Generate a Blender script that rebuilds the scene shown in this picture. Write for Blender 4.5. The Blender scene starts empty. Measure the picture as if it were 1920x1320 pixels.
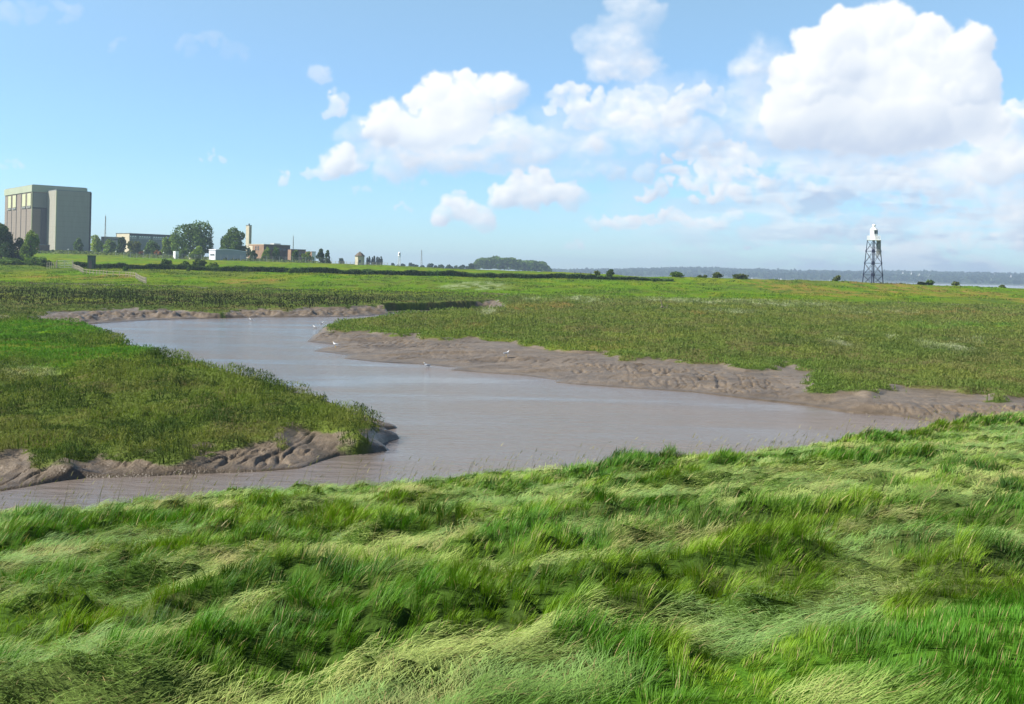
import bpy, bmesh, math, random
import numpy as np
from mathutils import Vector, Matrix

random.seed(7)
RNG = np.random.default_rng(11)
scene = bpy.context.scene
COL = scene.collection

# ------------------------------------------------------------------ camera
F = 2000.0            # focal length in pixels of a 1920 px wide picture
EYE = 7.0             # eye height above the river
HORY = 510.0          # eye-level row in the middle of the picture
ROLL = math.radians(1.3)
cam_data = bpy.data.cameras.new('camera')
cam = bpy.data.objects.new('camera', cam_data)
COL.objects.link(cam)
scene.camera = cam
cam_data.sensor_width = 36.0
cam_data.lens = 36.0 * F / 1920.0
cam_data.shift_y = -(660.0 - HORY) / 1920.0
cam_data.clip_start = 0.1
cam_data.clip_end = 30000
cam.matrix_world = (Matrix.Translation((0, 0, EYE)) @ Matrix.Rotation(math.radians(90), 4, 'X')
                    @ Matrix.Rotation(ROLL, 4, 'Z'))

# ------------------------------------------------------------------ light
SUN_EL = math.radians(41)
SUN_H = Vector((-0.985, -0.17, 0)).normalized()
SUN_DIR = Vector((SUN_H.x * math.cos(SUN_EL), SUN_H.y * math.cos(SUN_EL), math.sin(SUN_EL)))
sl = bpy.data.lights.new('sun', 'SUN')
sl.energy = 5.0
sl.angle = math.radians(0.5)
sl.color = (1.0, 0.955, 0.88)
sun = bpy.data.objects.new('sun', sl)
sun.rotation_euler = (-SUN_DIR).to_track_quat('-Z', 'Y').to_euler()
sun.location = (-60, 0, 60)
COL.objects.link(sun)
scene.view_settings.view_transform = 'Standard'
scene.view_settings.look = 'None'
scene.view_settings.gamma = 1
scene.view_settings.exposure = 0.86


# ------------------------------------------------------------------ noise
def _hash(ix, iy, seed):
    h = (ix.astype(np.int64) * 374761393 + iy.astype(np.int64) * 668265263 + seed * 1442695041) & 0xffffffff
    h = ((h ^ (h >> 13)) * 1274126177) & 0xffffffff
    return ((h ^ (h >> 16)) & 0xffffff) / float(0x1000000)


def vnoise(x, y, seed=0):
    ix = np.floor(x); iy = np.floor(y)
    fx = x - ix; fy = y - iy
    fx = fx * fx * fx * (fx * (fx * 6 - 15) + 10); fy = fy * fy * fy * (fy * (fy * 6 - 15) + 10)
    a = _hash(ix, iy, seed); b = _hash(ix + 1, iy, seed)
    c = _hash(ix, iy + 1, seed); d = _hash(ix + 1, iy + 1, seed)
    return (a + (b - a) * fx) * (1 - fy) + (c + (d - c) * fx) * fy


def fbm(x, y, seed=0, octs=4, gain=0.5):
    t = 0; amp = 1; tot = 0
    for o in range(octs):
        ca, sa = math.cos(0.7 * o), math.sin(0.7 * o)
        t = t + amp * vnoise((x * ca - y * sa) * 2 ** o + 17.3 * o, (x * sa + y * ca) * 2 ** o + 5.1 * o, seed + o)
        tot += amp; amp *= gain
    return t / tot


def sstep(a, b, x):
    t = np.clip((x - a) / (b - a), 0, 1)
    return t * t * (3 - 2 * t)


# ------------------------------------------------------------------ sky with clouds
CU0, CV0, CW, CH = -400, -640, 2720, 660      # window of the cloud map (levelled pixel units)


def cloud_map():
    X, Y = np.meshgrid(np.arange(CW) + CU0 + 0.5, np.arange(CH) + CV0 + 0.5)
    X = X.astype(np.float32); Y = Y.astype(np.float32)
    wx = (fbm(X / 60, Y / 60, 50, 5) - .5) * 44 + (fbm(X / 14, Y / 14, 60, 3) - .5) * 12
    wy = (fbm(X / 60, Y / 60, 70, 5) - .5) * 44 + (fbm(X / 14, Y / 14, 80, 3) - .5) * 12
    Xw = X + wx; Yw = Y + wy
    thick = np.zeros_like(X); cover = np.zeros_like(X)
    th = np.full_like(X, .6)
    rnd = random.Random(5)

    def lv(px, py):
        u0 = px - 960; v0 = py - HORY
        return 960 + u0 * math.cos(ROLL) + v0 * math.sin(ROLL), -u0 * math.sin(ROLL) + v0 * math.cos(ROLL)

    def puff(px, py, rx, ry, dens=1.0, soft=.5, lev=True):
        cx, cy = lv(px, py) if lev else (px, py)
        x0 = int(max(0, cx - rx * 1.6 - 40 - CU0)); x1 = int(min(CW, cx + rx * 1.6 + 40 - CU0))
        y0 = int(max(0, cy - ry * 1.6 - 40 - CV0)); y1 = int(min(CH, cy + ry * 1.6 + 40 - CV0))
        if x1 <= x0 or y1 <= y0: return
        sx = Xw[y0:y1, x0:x1]; sy = Yw[y0:y1, x0:x1]
        r2 = ((sx - cx) / rx) ** 2 + ((sy - cy) / ry) ** 2
        cap = np.sqrt(np.clip(1 - r2, 0, 1)) * min(rx, ry)
        thick[y0:y1, x0:x1] = np.maximum(thick[y0:y1, x0:x1], cap * dens)
        c = 1 - sstep(1 - soft, 1.0 + soft * .35, r2)
        l = .70 - .36 * np.clip(.45 * (sx - cx) / rx + .9 * (sy - cy) / ry, -1, 1)
        k = np.clip(c * 1.3, 0, 1) * .62
        th[y0:y1, x0:x1] = th[y0:y1, x0:x1] * (1 - k) + l * k
        cv = cover[y0:y1, x0:x1]
        cover[y0:y1, x0:x1] = .72 * np.maximum(cv, c * dens) + .28 * (1 - (1 - cv) * (1 - c * dens))

    def heap(px, py, w, h, n, dens=1.0, soft=.4, top=1.0):
        # a flat based heap: puffs smaller and higher towards a domed top
        for i in range(n):
            a = rnd.uniform(-1, 1)
            dome = math.sqrt(max(0, 1 - a * a)) * top
            b = rnd.uniform(0, 1) ** .8 * dome
            r = h * rnd.uniform(.16, .34) * (1.15 - .5 * b)
            puff(px + a * w * .5, py - b * h * .8 - r * .2, r * rnd.uniform(1, 1.5), r, dens * rnd.uniform(.75, 1), soft)

    # great cumulus upper right
    for (x, y, rx, ry) in [(1640, 200, 190, 92), (1560, 150, 105, 100), (1655, 60, 82, 66), (1690, 130, 110, 90), (1760, 190, 110, 100),
                           (1815, 95, 55, 62), (1830, 160, 50, 70), (1530, 80, 52, 42), (1500, 220, 76, 70), (1600, 95, 80, 62), (1600, 235, 150, 52),
                           (1740, 235, 130, 55), (1835, 230, 55, 60), (1575, 50, 42, 34), (1735, 60, 50, 40), (1480, 150, 40, 60)]:
        puff(x, y, rx, ry, 1.0, .32)
    for _ in range(60):
        a = rnd.uniform(math.pi, 2 * math.pi)
        puff(1655 + math.cos(a) * 165 * rnd.uniform(.7, 1.02), 175 + math.sin(a) * 140 * rnd.uniform(.75, 1.0), rnd.uniform(16, 40), rnd.uniform(14, 34), .95, .35)
    # soft veils beside it
    for (x, y, rx, ry, d) in [(1430, 130, 60, 60, .45), (1430, 230, 70, 60, .35), (1400, 190, 90, 40, .25), (1700, 330, 330, 55, .45), (1860, 330, 130, 90, .5),
                              (1560, 350, 260, 40, .35), (1780, 420, 260, 40, .35), (1890, 250, 50, 60, .7), (1905, 300, 60, 50, .7), (1900, 400, 60, 70, .5),
                              (1500, 430, 300, 30, .25), (1700, 470, 300, 25, .3), (1880, 215, 40, 30, .5), (1300, 440, 200, 30, .22),
                              (1200, 250, 130, 60, .4), (1250, 190, 110, 60, .33), (1180, 90, 60, 90, .33), (1110, 290, 140, 50, .3), (1080, 230, 90, 60, .3)]:
        puff(x, y, rx, ry, d, 1.0)
    # middle cumulus
    for (x, y, rx, ry, d) in [(835, 200, 52, 50, 1), (880, 215, 60, 62, .9), (930, 160, 48, 30, 1), (955, 185, 40, 40, .9), (820, 165, 28, 26, 1), (790, 190, 28, 24, 1), (865, 150, 26, 16, 1), (725, 215, 44, 36, 1), (710, 240, 46, 44, 1), (710, 200, 22, 18, .95), (752, 220, 30, 24, .9), (800, 250, 110, 45, .9),
                              (900, 260, 130, 50, .8), (980, 270, 120, 42, .6), (740, 270, 70, 40, .7), (630, 300, 46, 30, .95), (645, 288, 24, 18, .9), (600, 318, 30, 14, .7),
                              (527, 333, 12, 11, .7), (570, 318, 16, 9, .5), (750, 320, 60, 36, .55), (820, 300, 90, 30, .6), (625, 200, 24, 18, .8), (605, 212, 18, 9, .7),
                              (640, 185, 14, 12, .4), (605, 150, 30, 16, .4), (690, 250, 60, 40, .45), (660, 250, 40, 26, .3), (900, 300, 120, 26, .5)]:
        puff(x, y, rx, ry, d, .6)
    # broken bank from the middle to the right
    for (x, y, w, h, n, d) in [(1210, 240, 150, 90, 34, .62), (1290, 225, 110, 70, 24, .6), (1110, 230, 90, 60, 20, .55), (1170, 150, 90, 90, 30, .42), (1060, 200, 60, 44, 16, .7),
                               (1400, 250, 90, 110, 26, .28), (1425, 150, 80, 80, 22, .28), (1290, 330, 170, 50, 30, .8), (1370, 310, 120, 50, 26, .8), (1010, 385, 150, 70, 40, .85), (865, 420, 80, 60, 22, .8),
                               (1120, 330, 90, 34, 16, .4), (1500, 385, 150, 44, 26, .6), (1640, 350, 150, 50, 26, .6), (1780, 380, 150, 50, 26, .6), (1890, 340, 90, 100, 30, .75), (1905, 240, 60, 60, 20, .75),
                               (1230, 430, 240, 40, 40, .75), (1560, 440, 160, 24, 22, .4), (1750, 450, 180, 24, 24, .4), (1860, 460, 130, 30, 22, .5), (1080, 300, 110, 50, 18, .4), (720, 320, 130, 50, 24, .5)]:
        heap(x, y, w, h, n, d, .5)
    # small ones
    for (x, y, w, h, n, d) in [(865, 415, 60, 54, 16, .75), (860, 395, 52, 40, 14, .8), (960, 390, 90, 54, 20, .75), (1000, 360, 90, 56, 22, .8), (1060, 375, 60, 56, 18, .7),
                               (1240, 425, 200, 34, 24, .7), (1300, 370, 190, 40, 30, .85), (1380, 340, 130, 40, 22, .85), (1220, 365, 60, 24, 12, .8),
                               (1170, 285, 130, 60, 20, .6), (1300, 280, 80, 60, 14, .5), (1320, 190, 70, 40, 12, .45), (1150, 130, 110, 100, 20, .36), (1190, 50, 80, 90, 14, .30),
                               (1060, 195, 70, 44, 14, .75), (1270, 162, 24, 18, 6, .7), (1480, 350, 110, 36, 20, .6), (1610, 330, 120, 40, 16, .5), (1720, 365, 110, 44, 18, .6),
                               (1640, 380, 60, 30, 10, .5), (1415, 458, 36, 14, 8, .7), (1075, 474, 30, 18, 8, .5), (760, 394, 24, 14, 6, .5), (680, 360, 40, 20, 8, .3), (790, 355, 60, 12, 8, .3),
                               (400, 308, 50, 18, 10, .55), (25, 316, 76, 26, 12, .35), (390, 105, 120, 50, 12, .12), (75, 40, 130, 60, 14, .16), (215, 95, 30, 30, 6, .12), (1490, 455, 40, 20, 8, .4),
                               (1350, 425, 70, 40, 10, .5), (1890, 430, 60, 60, 14, .6), (1880, 320, 90, 60, 18, .7), (1905, 230, 60, 50, 12, .6), (850, 480, 150, 8, 8, .22), (1790, 300, 220, 24, 14, .4),
                               (1240, 470, 30, 8, 5, .3), (930, 480, 60, 6, 6, .22)]:
        heap(x, y, w, h, n, d, .6)
    # break up the soft parts
    n = fbm(X / 55, Y / 30, 90, 5, .55)
    n2 = fbm(X / 12, Y / 10, 99, 4, .6)
    edge = np.clip(cover, 0, 1)
    wisp = np.clip(edge * (1.0 + 1.5 * (n - .5) + 0.5 * (n2 - .5) * (1 - edge)), 0, 1)
    cover = np.where(edge > .9, edge * .96 + .04 * wisp, wisp)
    # streaky thin cloud low on the right
    st = .6 * fbm(X / 150, Y / 26, 130, 5, .6) + .4 * fbm((X + wx) / 45, (Y + wy) / 20, 131, 4)
    right = sstep(900, 1700, X) * sstep(-350, -200, Y)
    cover = 1 - (1 - cover) * (1 - .80 * right * sstep(.36, .62, st))

    # lighting: relief of the heap, sun from the upper left
    def blur(a, r):
        for ax in (0, 1):
            for _ in range(2):
                c = np.cumsum(np.pad(a, [(r + 1, r) if k == ax else (0, 0) for k in (0, 1)], mode='edge'), axis=ax, dtype=np.float64)
                sl_a = [slice(None)] * 2; sl_b = [slice(None)] * 2
                sl_a[ax] = slice(2 * r + 1, None); sl_b[ax] = slice(0, -(2 * r + 1))
                a = ((c[tuple(sl_a)] - c[tuple(sl_b)]) / (2 * r + 1)).astype(np.float32)
        return a
    T = blur(thick, 5) + 6 * fbm(X / 26, Y / 22, 140, 3)
    gy, gx = np.gradient(T)
    lam = (gx * 1.0 + gy * 1.1)       # rises towards right / down  -> faces upper left
    T2 = blur(thick, 16)
    gy2, gx2 = np.gradient(T2)
    shade = .64 + .13 * np.tanh(1.1 * lam) + .30 * np.tanh(1.8 * (gx2 + 1.4 * gy2))
    shade = .5 * shade + .5 * (.62 + 1.5 * (blur(th, 2) - .66))
    shade += .10 * (fbm(X / 90, Y / 60, 150, 3) - .5)
    shade = blur(np.clip(shade, 0, 1), 2)
    cover = blur(np.clip(cover, 0, 1), 1)
    # weak light in the low far clouds on the right
    shade = shade * (1 - .30 * right * sstep(.6, .3, cover)) - .36 * right * sstep(.42, .62, fbm(X / 120, Y / 26, 160, 4)) * sstep(40, 8, T2)
    shade = np.clip(shade, 0, 1)
    fade = sstep(CU0, CU0 + 120, X) * sstep(CU0 + CW, CU0 + CW - 120, X) * sstep(CV0, CV0 + 40, Y)
    return shade.astype(np.float32), (cover * fade).astype(np.float32)


def build_world():
    w = bpy.data.worlds.new("World"); scene.world = w
    w.use_nodes = True
    nt = w.node_tree; N = nt.nodes; L = nt.links
    N.clear()
    out = N.new('ShaderNodeOutputWorld'); bg = N.new('ShaderNodeBackground')
    L.new(bg.outputs[0], out.inputs[0])
    sky = N.new('ShaderNodeTexSky'); sky.sky_type = 'NISHITA'; sky.sun_disc = False
    sky.sun_elevation = SUN_EL
    sky.sun_rotation = math.atan2(SUN_H.x, SUN_H.y)
    sky.altitude = 10; sky.air_density = 1.0; sky.dust_density = 0.3; sky.ozone_density = 2.0
    shade, cover = cloud_map()
    img = bpy.data.images.new('cloud_cover', CW, CH, alpha=False, float_buffer=True)
    img.colorspace_settings.name = 'Non-Color'
    buf = np.ones((CH, CW, 4), np.float32)
    buf[..., 0] = shade[::-1]; buf[..., 1] = cover[::-1]; buf[..., 2] = 0
    img.pixels.foreach_set(buf.ravel())
    tc = N.new('ShaderNodeTexCoord'); sp = N.new('ShaderNodeSeparateXYZ')
    L.new(tc.outputs['Generated'], sp.inputs[0])

    def m(op, a, b=None):
        n = N.new('ShaderNodeMath'); n.operation = op
        for i, v in enumerate((a, b)):
            if v is None: continue
            if isinstance(v, (int, float)): n.inputs[i].default_value = v
            else: L.new(v, n.inputs[i])
        return n.outputs[0]
    yy = m('MAXIMUM', sp.outputs['Y'], 0.02)
    u = m('MULTIPLY_ADD', m('DIVIDE', sp.outputs['X'], yy), F / CW); u.node.inputs[2].default_value = (960 - CU0) / CW
    v = m('MULTIPLY_ADD', m('DIVIDE', sp.outputs['Z'], yy), F / CH); v.node.inputs[2].default_value = 1 - (0 - CV0) / CH
    cb = N.new('ShaderNodeCombineXYZ'); L.new(u, cb.inputs[0]); L.new(v, cb.inputs[1])
    it = N.new('ShaderNodeTexImage'); it.image = img; it.extension = 'CLIP'; it.interpolation = 'Cubic'
    L.new(cb.outputs[0], it.inputs[0])
    sc = N.new('ShaderNodeSeparateColor'); L.new(it.outputs[0], sc.inputs[0])
    ramp = N.new('ShaderNodeValToRGB')
    e = ramp.color_ramp.elements
    e[0].position = .15; e[0].color = (*[c * CLOUD_GAIN for c in (.50, .60, .78)], 1)
    e[1].position = .90; e[1].color = (*[c * CLOUD_GAIN for c in (1.0, 1.02, 1.03)], 1)
    k = e.new(.5); k.color = (*[c * CLOUD_GAIN for c in (.74, .81, .91)], 1)
    L.new(sc.outputs[0], ramp.inputs[0])
    tint = N.new('ShaderNodeMix'); tint.data_type = 'RGBA'; tint.blend_type = 'MULTIPLY'
    tint.inputs['Factor'].default_value = 1
    L.new(sky.outputs[0], tint.inputs['A']); 
    el = N.new('ShaderNodeValToRGB')
    for p, c_ in SKY_RAMP:
        q = el.color_ramp.elements.new(p); q.color = (*c_, 1)
    el.color_ramp.elements.remove(el.color_ramp.elements[0]); el.color_ramp.elements.remove(el.color_ramp.elements[-1])
    L.new(sp.outputs['Z'], el.inputs[0]); L.new(el.outputs[0], tint.inputs['B'])
    mix = N.new('ShaderNodeMix'); mix.data_type = 'RGBA'
    L.new(sc.outputs[1], mix.inputs['Factor']); L.new(tint.outputs['Result'], mix.inputs['A']); L.new(ramp.outputs[0], mix.inputs['B'])
    L.new(mix.outputs['Result'], bg.inputs[0])
    bg.inputs[1].default_value = SKY_STR


SKY_STR = 0.077
CLOUD_GAIN = 1.0
SKY_RAMP = [(0.0, (.80, 1.12, 1.48)), (.04, (.78, 1.10, 1.44)), (.10, (.82, 1.10, 1.36)), (.17, (.98, 1.18, 1.34)), (.25, (1.24, 1.36, 1.32)), (.40, (.60, .62, .68)), (.8, (.38, .39, .42))]
CLOUD_GAIN = 7.7
build_world()


# ------------------------------------------------------------------ picture <-> place
def lv(px, py):
    u0 = px - 960; v0 = py - HORY
    return u0 * math.cos(ROLL) + v0 * math.sin(ROLL), -u0 * math.sin(ROLL) + v0 * math.cos(ROLL)


def P(px, py, z):
    u, v = lv(px, py)
    y = F * (EYE - z) / v
    return (u / F * y, y)


def at(px, py, y):
    u, v = lv(px, py)
    return u / F * y, EYE - v / F * y


# ------------------------------------------------------------------ object helpers
def tag(o, label=None, cat=None, group=None, kind=None):
    if label: o['label'] = label
    if cat: o['category'] = cat
    if group: o['group'] = group
    if kind: o['kind'] = kind
    return o


def thing(name, label, cat, loc=(0, 0, 0), rz=0, group=None):
    o = bpy.data.objects.new(name, None); COL.objects.link(o)
    o.location = loc; o.rotation_euler = (0, 0, rz); o.empty_display_size = .5
    return tag(o, label, cat, group)


def np_mesh(name, verts, quads=None, tris=None, col=None, mat=None, smooth=False, parent=None, extra=None):
    me = bpy.data.meshes.new(name)
    nv = len(verts)
    me.vertices.add(nv)
    me.vertices.foreach_set('co', np.ascontiguousarray(verts, np.float32).ravel())
    parts = []; tot = []
    if quads is not None and len(quads): parts.append(quads.astype(np.int32).ravel()); tot.append(np.full(len(quads), 4, np.int32))
    if tris is not None and len(tris): parts.append(tris.astype(np.int32).ravel()); tot.append(np.full(len(tris), 3, np.int32))
    loops = np.concatenate(parts); totals = np.concatenate(tot)
    starts = np.concatenate([[0], np.cumsum(totals)[:-1]]).astype(np.int32)
    me.loops.add(len(loops)); me.loops.foreach_set('vertex_index', loops)
    me.polygons.add(len(totals)); me.polygons.foreach_set('loop_start', starts)
    me.polygons.foreach_set('loop_total', totals)
    if smooth: me.polygons.foreach_set('use_smooth', np.ones(len(totals), bool))
    if col is not None:
        a = me.attributes.new('Col', 'FLOAT_COLOR', 'POINT')
        c = np.ones((nv, 4), np.float32); c[:, :3] = col
        a.data.foreach_set('color', c.ravel())
    for k, arr in (extra or {}).items():
        a = me.attributes.new(k, 'FLOAT', 'POINT'); a.data.foreach_set('value', arr.astype(np.float32))
    me.update(calc_edges=True)
    if mat: me.materials.append(mat)
    o = bpy.data.objects.new(name, me); COL.objects.link(o)
    if parent: o.parent = parent
    return o


class MB:
    """collects boxes, bars and lathes, then builds ONE mesh object"""
    def __init__(s): s.v = []; s.f = []

    def box(s, x0, x1, y0, y1, z0, z1, M=None):
        n = len(s.v)
        c = [(x0, y0, z0), (x1, y0, z0), (x1, y1, z0), (x0, y1, z0), (x0, y0, z1), (x1, y0, z1), (x1, y1, z1), (x0, y1, z1)]
        s.v += [tuple(M @ Vector(p)) if M else p for p in c]
        s.f += [tuple(n + i for i in q) for q in ((0, 3, 2, 1), (4, 5, 6, 7), (0, 1, 5, 4), (1, 2, 6, 5), (2, 3, 7, 6), (3, 0, 4, 7))]
        return s

    def bar(s, a, b, r, n=6, r2=None):
        a = Vector(a); b = Vector(b); r2 = r if r2 is None else r2
        d = (b - a).normalized(); up = Vector((0, 0, 1)) if abs(d.z) < .95 else Vector((1, 0, 0))
        p = d.cross(up).normalized(); q = d.cross(p)
        k = len(s.v)
        for i in range(n):
            t = 2 * math.pi * i / n + math.pi / n
            o = p * math.cos(t) + q * math.sin(t)
            s.v.append(tuple(a + o * r)); s.v.append(tuple(b + o * r2))
        for i in range(n):
            j = (i + 1) % n
            s.f.append((k + 2 * i, k + 2 * j, k + 2 * j + 1, k + 2 * i + 1))
        s.f.append(tuple(k + 2 * i for i in range(n))[::-1]); s.f.append(tuple(k + 2 * i + 1 for i in range(n)))
        return s

    def lathe(s, prof, n=16, cx=0, cy=0, cz=0):
        k = len(s.v)
        for (r, z) in prof:
            for i in range(n):
                t = 2 * math.pi * (i + .5) / n
                s.v.append((cx + r * math.cos(t), cy + r * math.sin(t), cz + z))
        for j in range(len(prof) - 1):
            for i in range(n):
                a = k + j * n + i; b = k + j * n + (i + 1) % n
                s.f.append((a, b, b + n, a + n))
        s.f.append(tuple(k + i for i in range(n))[::-1]); s.f.append(tuple(k + (len(prof) - 1) * n + i for i in range(n)))
        return s

    def poly(s, pts, y0, y1):
        # prism: outline in x,z extruded along y
        k = len(s.v); n = len(pts)
        s.v += [(x, y0, z) for x, z in pts] + [(x, y1, z) for x, z in pts]
        s.f.append(tuple(range(k, k + n))); s.f.append(tuple(range(k + 2 * n - 1, k + n - 1, -1)))
        for i in range(n):
            j = (i + 1) % n
            s.f.append((k + j, k + i, k + n + i, k + n + j))
        return s

    def build(s, name, mat, parent=None, smooth=False):
        me = bpy.data.meshes.new(name); me.from_pydata(s.v, [], s.f); me.materials.append(mat)
        bm = bmesh.new(); bm.from_mesh(me); bmesh.ops.recalc_face_normals(bm, faces=bm.faces); bm.to_mesh(me); bm.free()
        if smooth:
            for p in me.polygons: p.use_smooth = True
        o = bpy.data.objects.new(name, me); COL.objects.link(o)
        if parent: o.parent = parent
        return o


# ------------------------------------------------------------------ materials
def newmat(name):
    m = bpy.data.materials.new(name); m.use_nodes = True
    nt = m.node_tree; nt.nodes.clear()
    out = nt.nodes.new('ShaderNodeOutputMaterial')
    return m, nt, nt.nodes, nt.links, out


def plain(name, col, rough=.7, var=.18, scale=.6, metal=0, bump=0.0, spec=.3):
    m, nt, N, L, out = newmat(name)
    b = N.new('ShaderNodeBsdfPrincipled'); L.new(b.outputs[0], out.inputs[0])
    b.inputs['Roughness'].default_value = rough; b.inputs['Metallic'].default_value = metal
    b.inputs['Specular IOR Level'].default_value = spec
    tc = N.new('ShaderNodeTexCoord'); nz = N.new('ShaderNodeTexNoise')
    nz.inputs['Scale'].default_value = scale; nz.inputs['Detail'].default_value = 6
    L.new(tc.outputs['Object'], nz.inputs['Vector'])
    r = N.new('ShaderNodeValToRGB')
    r.color_ramp.elements[0].position = .3; r.color_ramp.elements[1].position = .7
    r.color_ramp.elements[0].color = (*[c * (1 - var) for c in col], 1)
    r.color_ramp.elements[1].color = (*[min(1, c * (1 + var)) for c in col], 1)
    L.new(nz.outputs[0], r.inputs[0]); L.new(r.outputs[0], b.inputs['Base Color'])
    if bump:
        bp = N.new('ShaderNodeBump'); bp.inputs['Strength'].default_value = bump; bp.inputs['Distance'].default_value = .05
        n2 = N.new('ShaderNodeTexNoise'); n2.inputs['Scale'].default_value = scale * 12; L.new(tc.outputs['Object'], n2.inputs['Vector'])
        L.new(n2.outputs[0], bp.inputs['Height']); L.new(bp.outputs[0], b.inputs['Normal'])
    return m


def leafmat(name, trans=.35, rough=.55, spec=.25, tint=(1, 1, 1)):
    """green stuff: colour from the mesh, part of the light passes through the blade"""
    m, nt, N, L, out = newmat(name)
    at_ = N.new('ShaderNodeAttribute'); at_.attribute_name = 'Col'
    b = N.new('ShaderNodeBsdfPrincipled'); b.inputs['Roughness'].default_value = rough
    b.inputs['Specular IOR Level'].default_value = spec
    t = N.new('ShaderNodeBsdfTranslucent'); mx = N.new('ShaderNodeMixShader')
    mx.inputs[0].default_value = trans
    mul = N.new('ShaderNodeMix'); mul.data_type = 'RGBA'; mul.blend_type = 'MULTIPLY'; mul.inputs['Factor'].default_value = 1
    mul.inputs['B'].default_value = (1.25 * tint[0], 1.35 * tint[1], .6 * tint[2], 1)
    L.new(at_.outputs['Color'], b.inputs['Base Color']); L.new(at_.outputs['Color'], mul.inputs['A']); L.new(mul.outputs['Result'], t.inputs[0])
    L.new(b.outputs[0], mx.inputs[1]); L.new(t.outputs[0], mx.inputs[2]); L.new(mx.outputs[0], out.inputs[0])
    return m


M_BLADE = leafmat('grass_blades', .24, .5, .16)
M_MARSH = leafmat('marsh_leaves', .3, .75, .06)
M_LEAF = leafmat('tree_leaves', .28, .7, .08)
M_BARK = plain('bark', (.09, .07, .05), .9, .3, 2)

# ------------------------------------------------------------------ the lie of the land
E_PX = [(-260, 955), (0, 948), (80, 952), (150, 957), (250, 955), (330, 948), (420, 925), (520, 916), (600, 912), (700, 915), (760, 912), (850, 902), (940, 895),
        (1050, 890), (1110, 888), (1190, 882), (1260, 882), (1330, 880), (1450, 860), (1560, 836), (1620, 826), (1700, 812), (1790, 790), (1850, 778), (1920, 768), (2000, 752), (2200, 722)]
E = [P(x, y, 2.15) for x, y in E_PX]
E = [(-60, -8)] + E + [(60, 70)]
near_poly = E + [(140, 70), (140, -80), (-60, -80)]

B_FRONT = [(-120, 870), (0, 856), (38, 848), (64, 862), (100, 868), (134, 872), (138, 862), (127, 855), (178, 841), (242, 851), (274, 847), (318, 857), (350, 860), (366, 842),
           (398, 834), (455, 839), (470, 832), (491, 832), (536, 832), (551, 806), (594, 804), (640, 818), (676, 828), (696, 811)]
B_BACK = [(696, 795), (655, 779), (600, 752), (520, 728), (460, 711), (400, 696), (330, 676), (280, 659), (240, 647), (200, 625), (170, 612), (150, 606), (100, 601), (60, 600), (0, 600)]
BB_Z = [.5, .6, .75, .9, 1.0, 1.05, 1.15, 1.2, 1.25, 1.3, 1.3, 1.3, 1.3, 1.3, 1.3]
B_POLY = [P(x, y, .45) for x, y in B_FRONT] + [P(x, y, z) for (x, y), z in zip(B_BACK, BB_Z)] + [(-90, 103), (-90, 38)]

C_BACK = [(606, 618), (630, 610), (645, 604), (690, 598), (725, 592), (765, 587), (850, 581), (950, 577)]
C_FRONT = [(624, 622), (650, 622), (691, 622), (715, 628), (750, 630), (779, 627), (788, 634), (830, 636), (855, 633), (893, 632), (920, 637), (950, 638), (1002, 650), (1056, 658), (1096, 661),
           (1139, 660), (1165, 674), (1200, 672), (1242, 670), (1251, 676), (1297, 680), (1351, 681), (1365, 689), (1400, 695), (1454, 692), (1476, 681), (1495, 691),
           (1527, 695), (1514, 711), (1516, 731), (1576, 734), (1606, 735), (1630, 746), (1660, 731), (1692, 724), (1779, 730), (1812, 734), (1844, 729), (1871, 751),
           (1887, 746), (1920, 743), (2050, 752), (2300, 790)]
CB_Z = [.5, .55, .6, .8, .9, 1.0, 1.1, 1.2]
C_POLY = [P(x, y, .6) for x, y in C_FRONT] + [(150, 56), (150, 232), (0, 232), (-3, 205)] + [P(x, y, z) for (x, y), z in zip(C_BACK[::-1], CB_Z[::-1])]

D_FRONT = [(-300, 590), (0, 590), (40, 598), (64, 594), (84, 586), (105, 582), (145, 580), (185, 579), (223, 576), (250, 575), (270, 579), (318, 582), (350, 586), (414, 590),
           (450, 584), (500, 583), (536, 586), (580, 582), (642, 583), (703, 580)]
D_POLY = [P(x, y, .8 if x < 300 else .45) for x, y in D_FRONT] + [(-20, 172), (-8, 192), (-3, 205), (0, 232), (-160, 232), (-160, 118)]


def offs(pts, dx, dy): return [(x + dx, y + dy) for x, y in pts]


W_FAR = [(-120, 934), (0, 924), (64, 913), (95, 907), (150, 898), (204, 897), (286, 895), (334, 892), (414, 889), (491, 886), (570, 880), (612, 865), (640, 856), (703, 850), (739, 844), (716, 836),
         (727, 830), (760, 821), (733, 814), (720, 808), (757, 803), (721, 794), (700, 785)]
W_BACK = offs([P(x, y, z) for (x, y), z in zip(B_BACK[2:-3], BB_Z[2:-3])], .8, 1.6)
W_D = [(150, 608), (185, 607), (240, 603), (299, 600), (400, 597), (500, 595), (560, 595), (657, 594), (740, 589)]
W_C = [(600, 626), (582, 631), (571, 640), (612, 645), (640, 648), (600, 652), (583, 658), (620, 662), (645, 666), (638, 672), (703, 679), (794, 684), (850, 689), (838, 694), (900, 699), (979, 704), (1040, 713), (1033, 717), (1088, 722), (1222, 731),
       (1297, 736), (1400, 749), (1508, 761), (1590, 775), (1671, 780), (1725, 788), (1800, 800), (1920, 812), (2200, 850)]
near_shore = offs(E[1:-1], -1.9, 3.3)
W_POLY = (near_shore + [(90, 60)] + [P(x, y, 0) for x, y in W_C[::-1]] + offs([P(x, y, z) for (x, y), z in zip(C_BACK[:-1], CB_Z)], -1.2, 2.2)[::1]
          + [(-4, 196), (-10, 192), (-22, 178)] + [P(x, y, 0) for x, y in W_D[::-1]] + W_BACK[::-1] + [P(x, y, 0) for x, y in W_FAR[::-1]] + [(-30, 26)])


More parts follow.
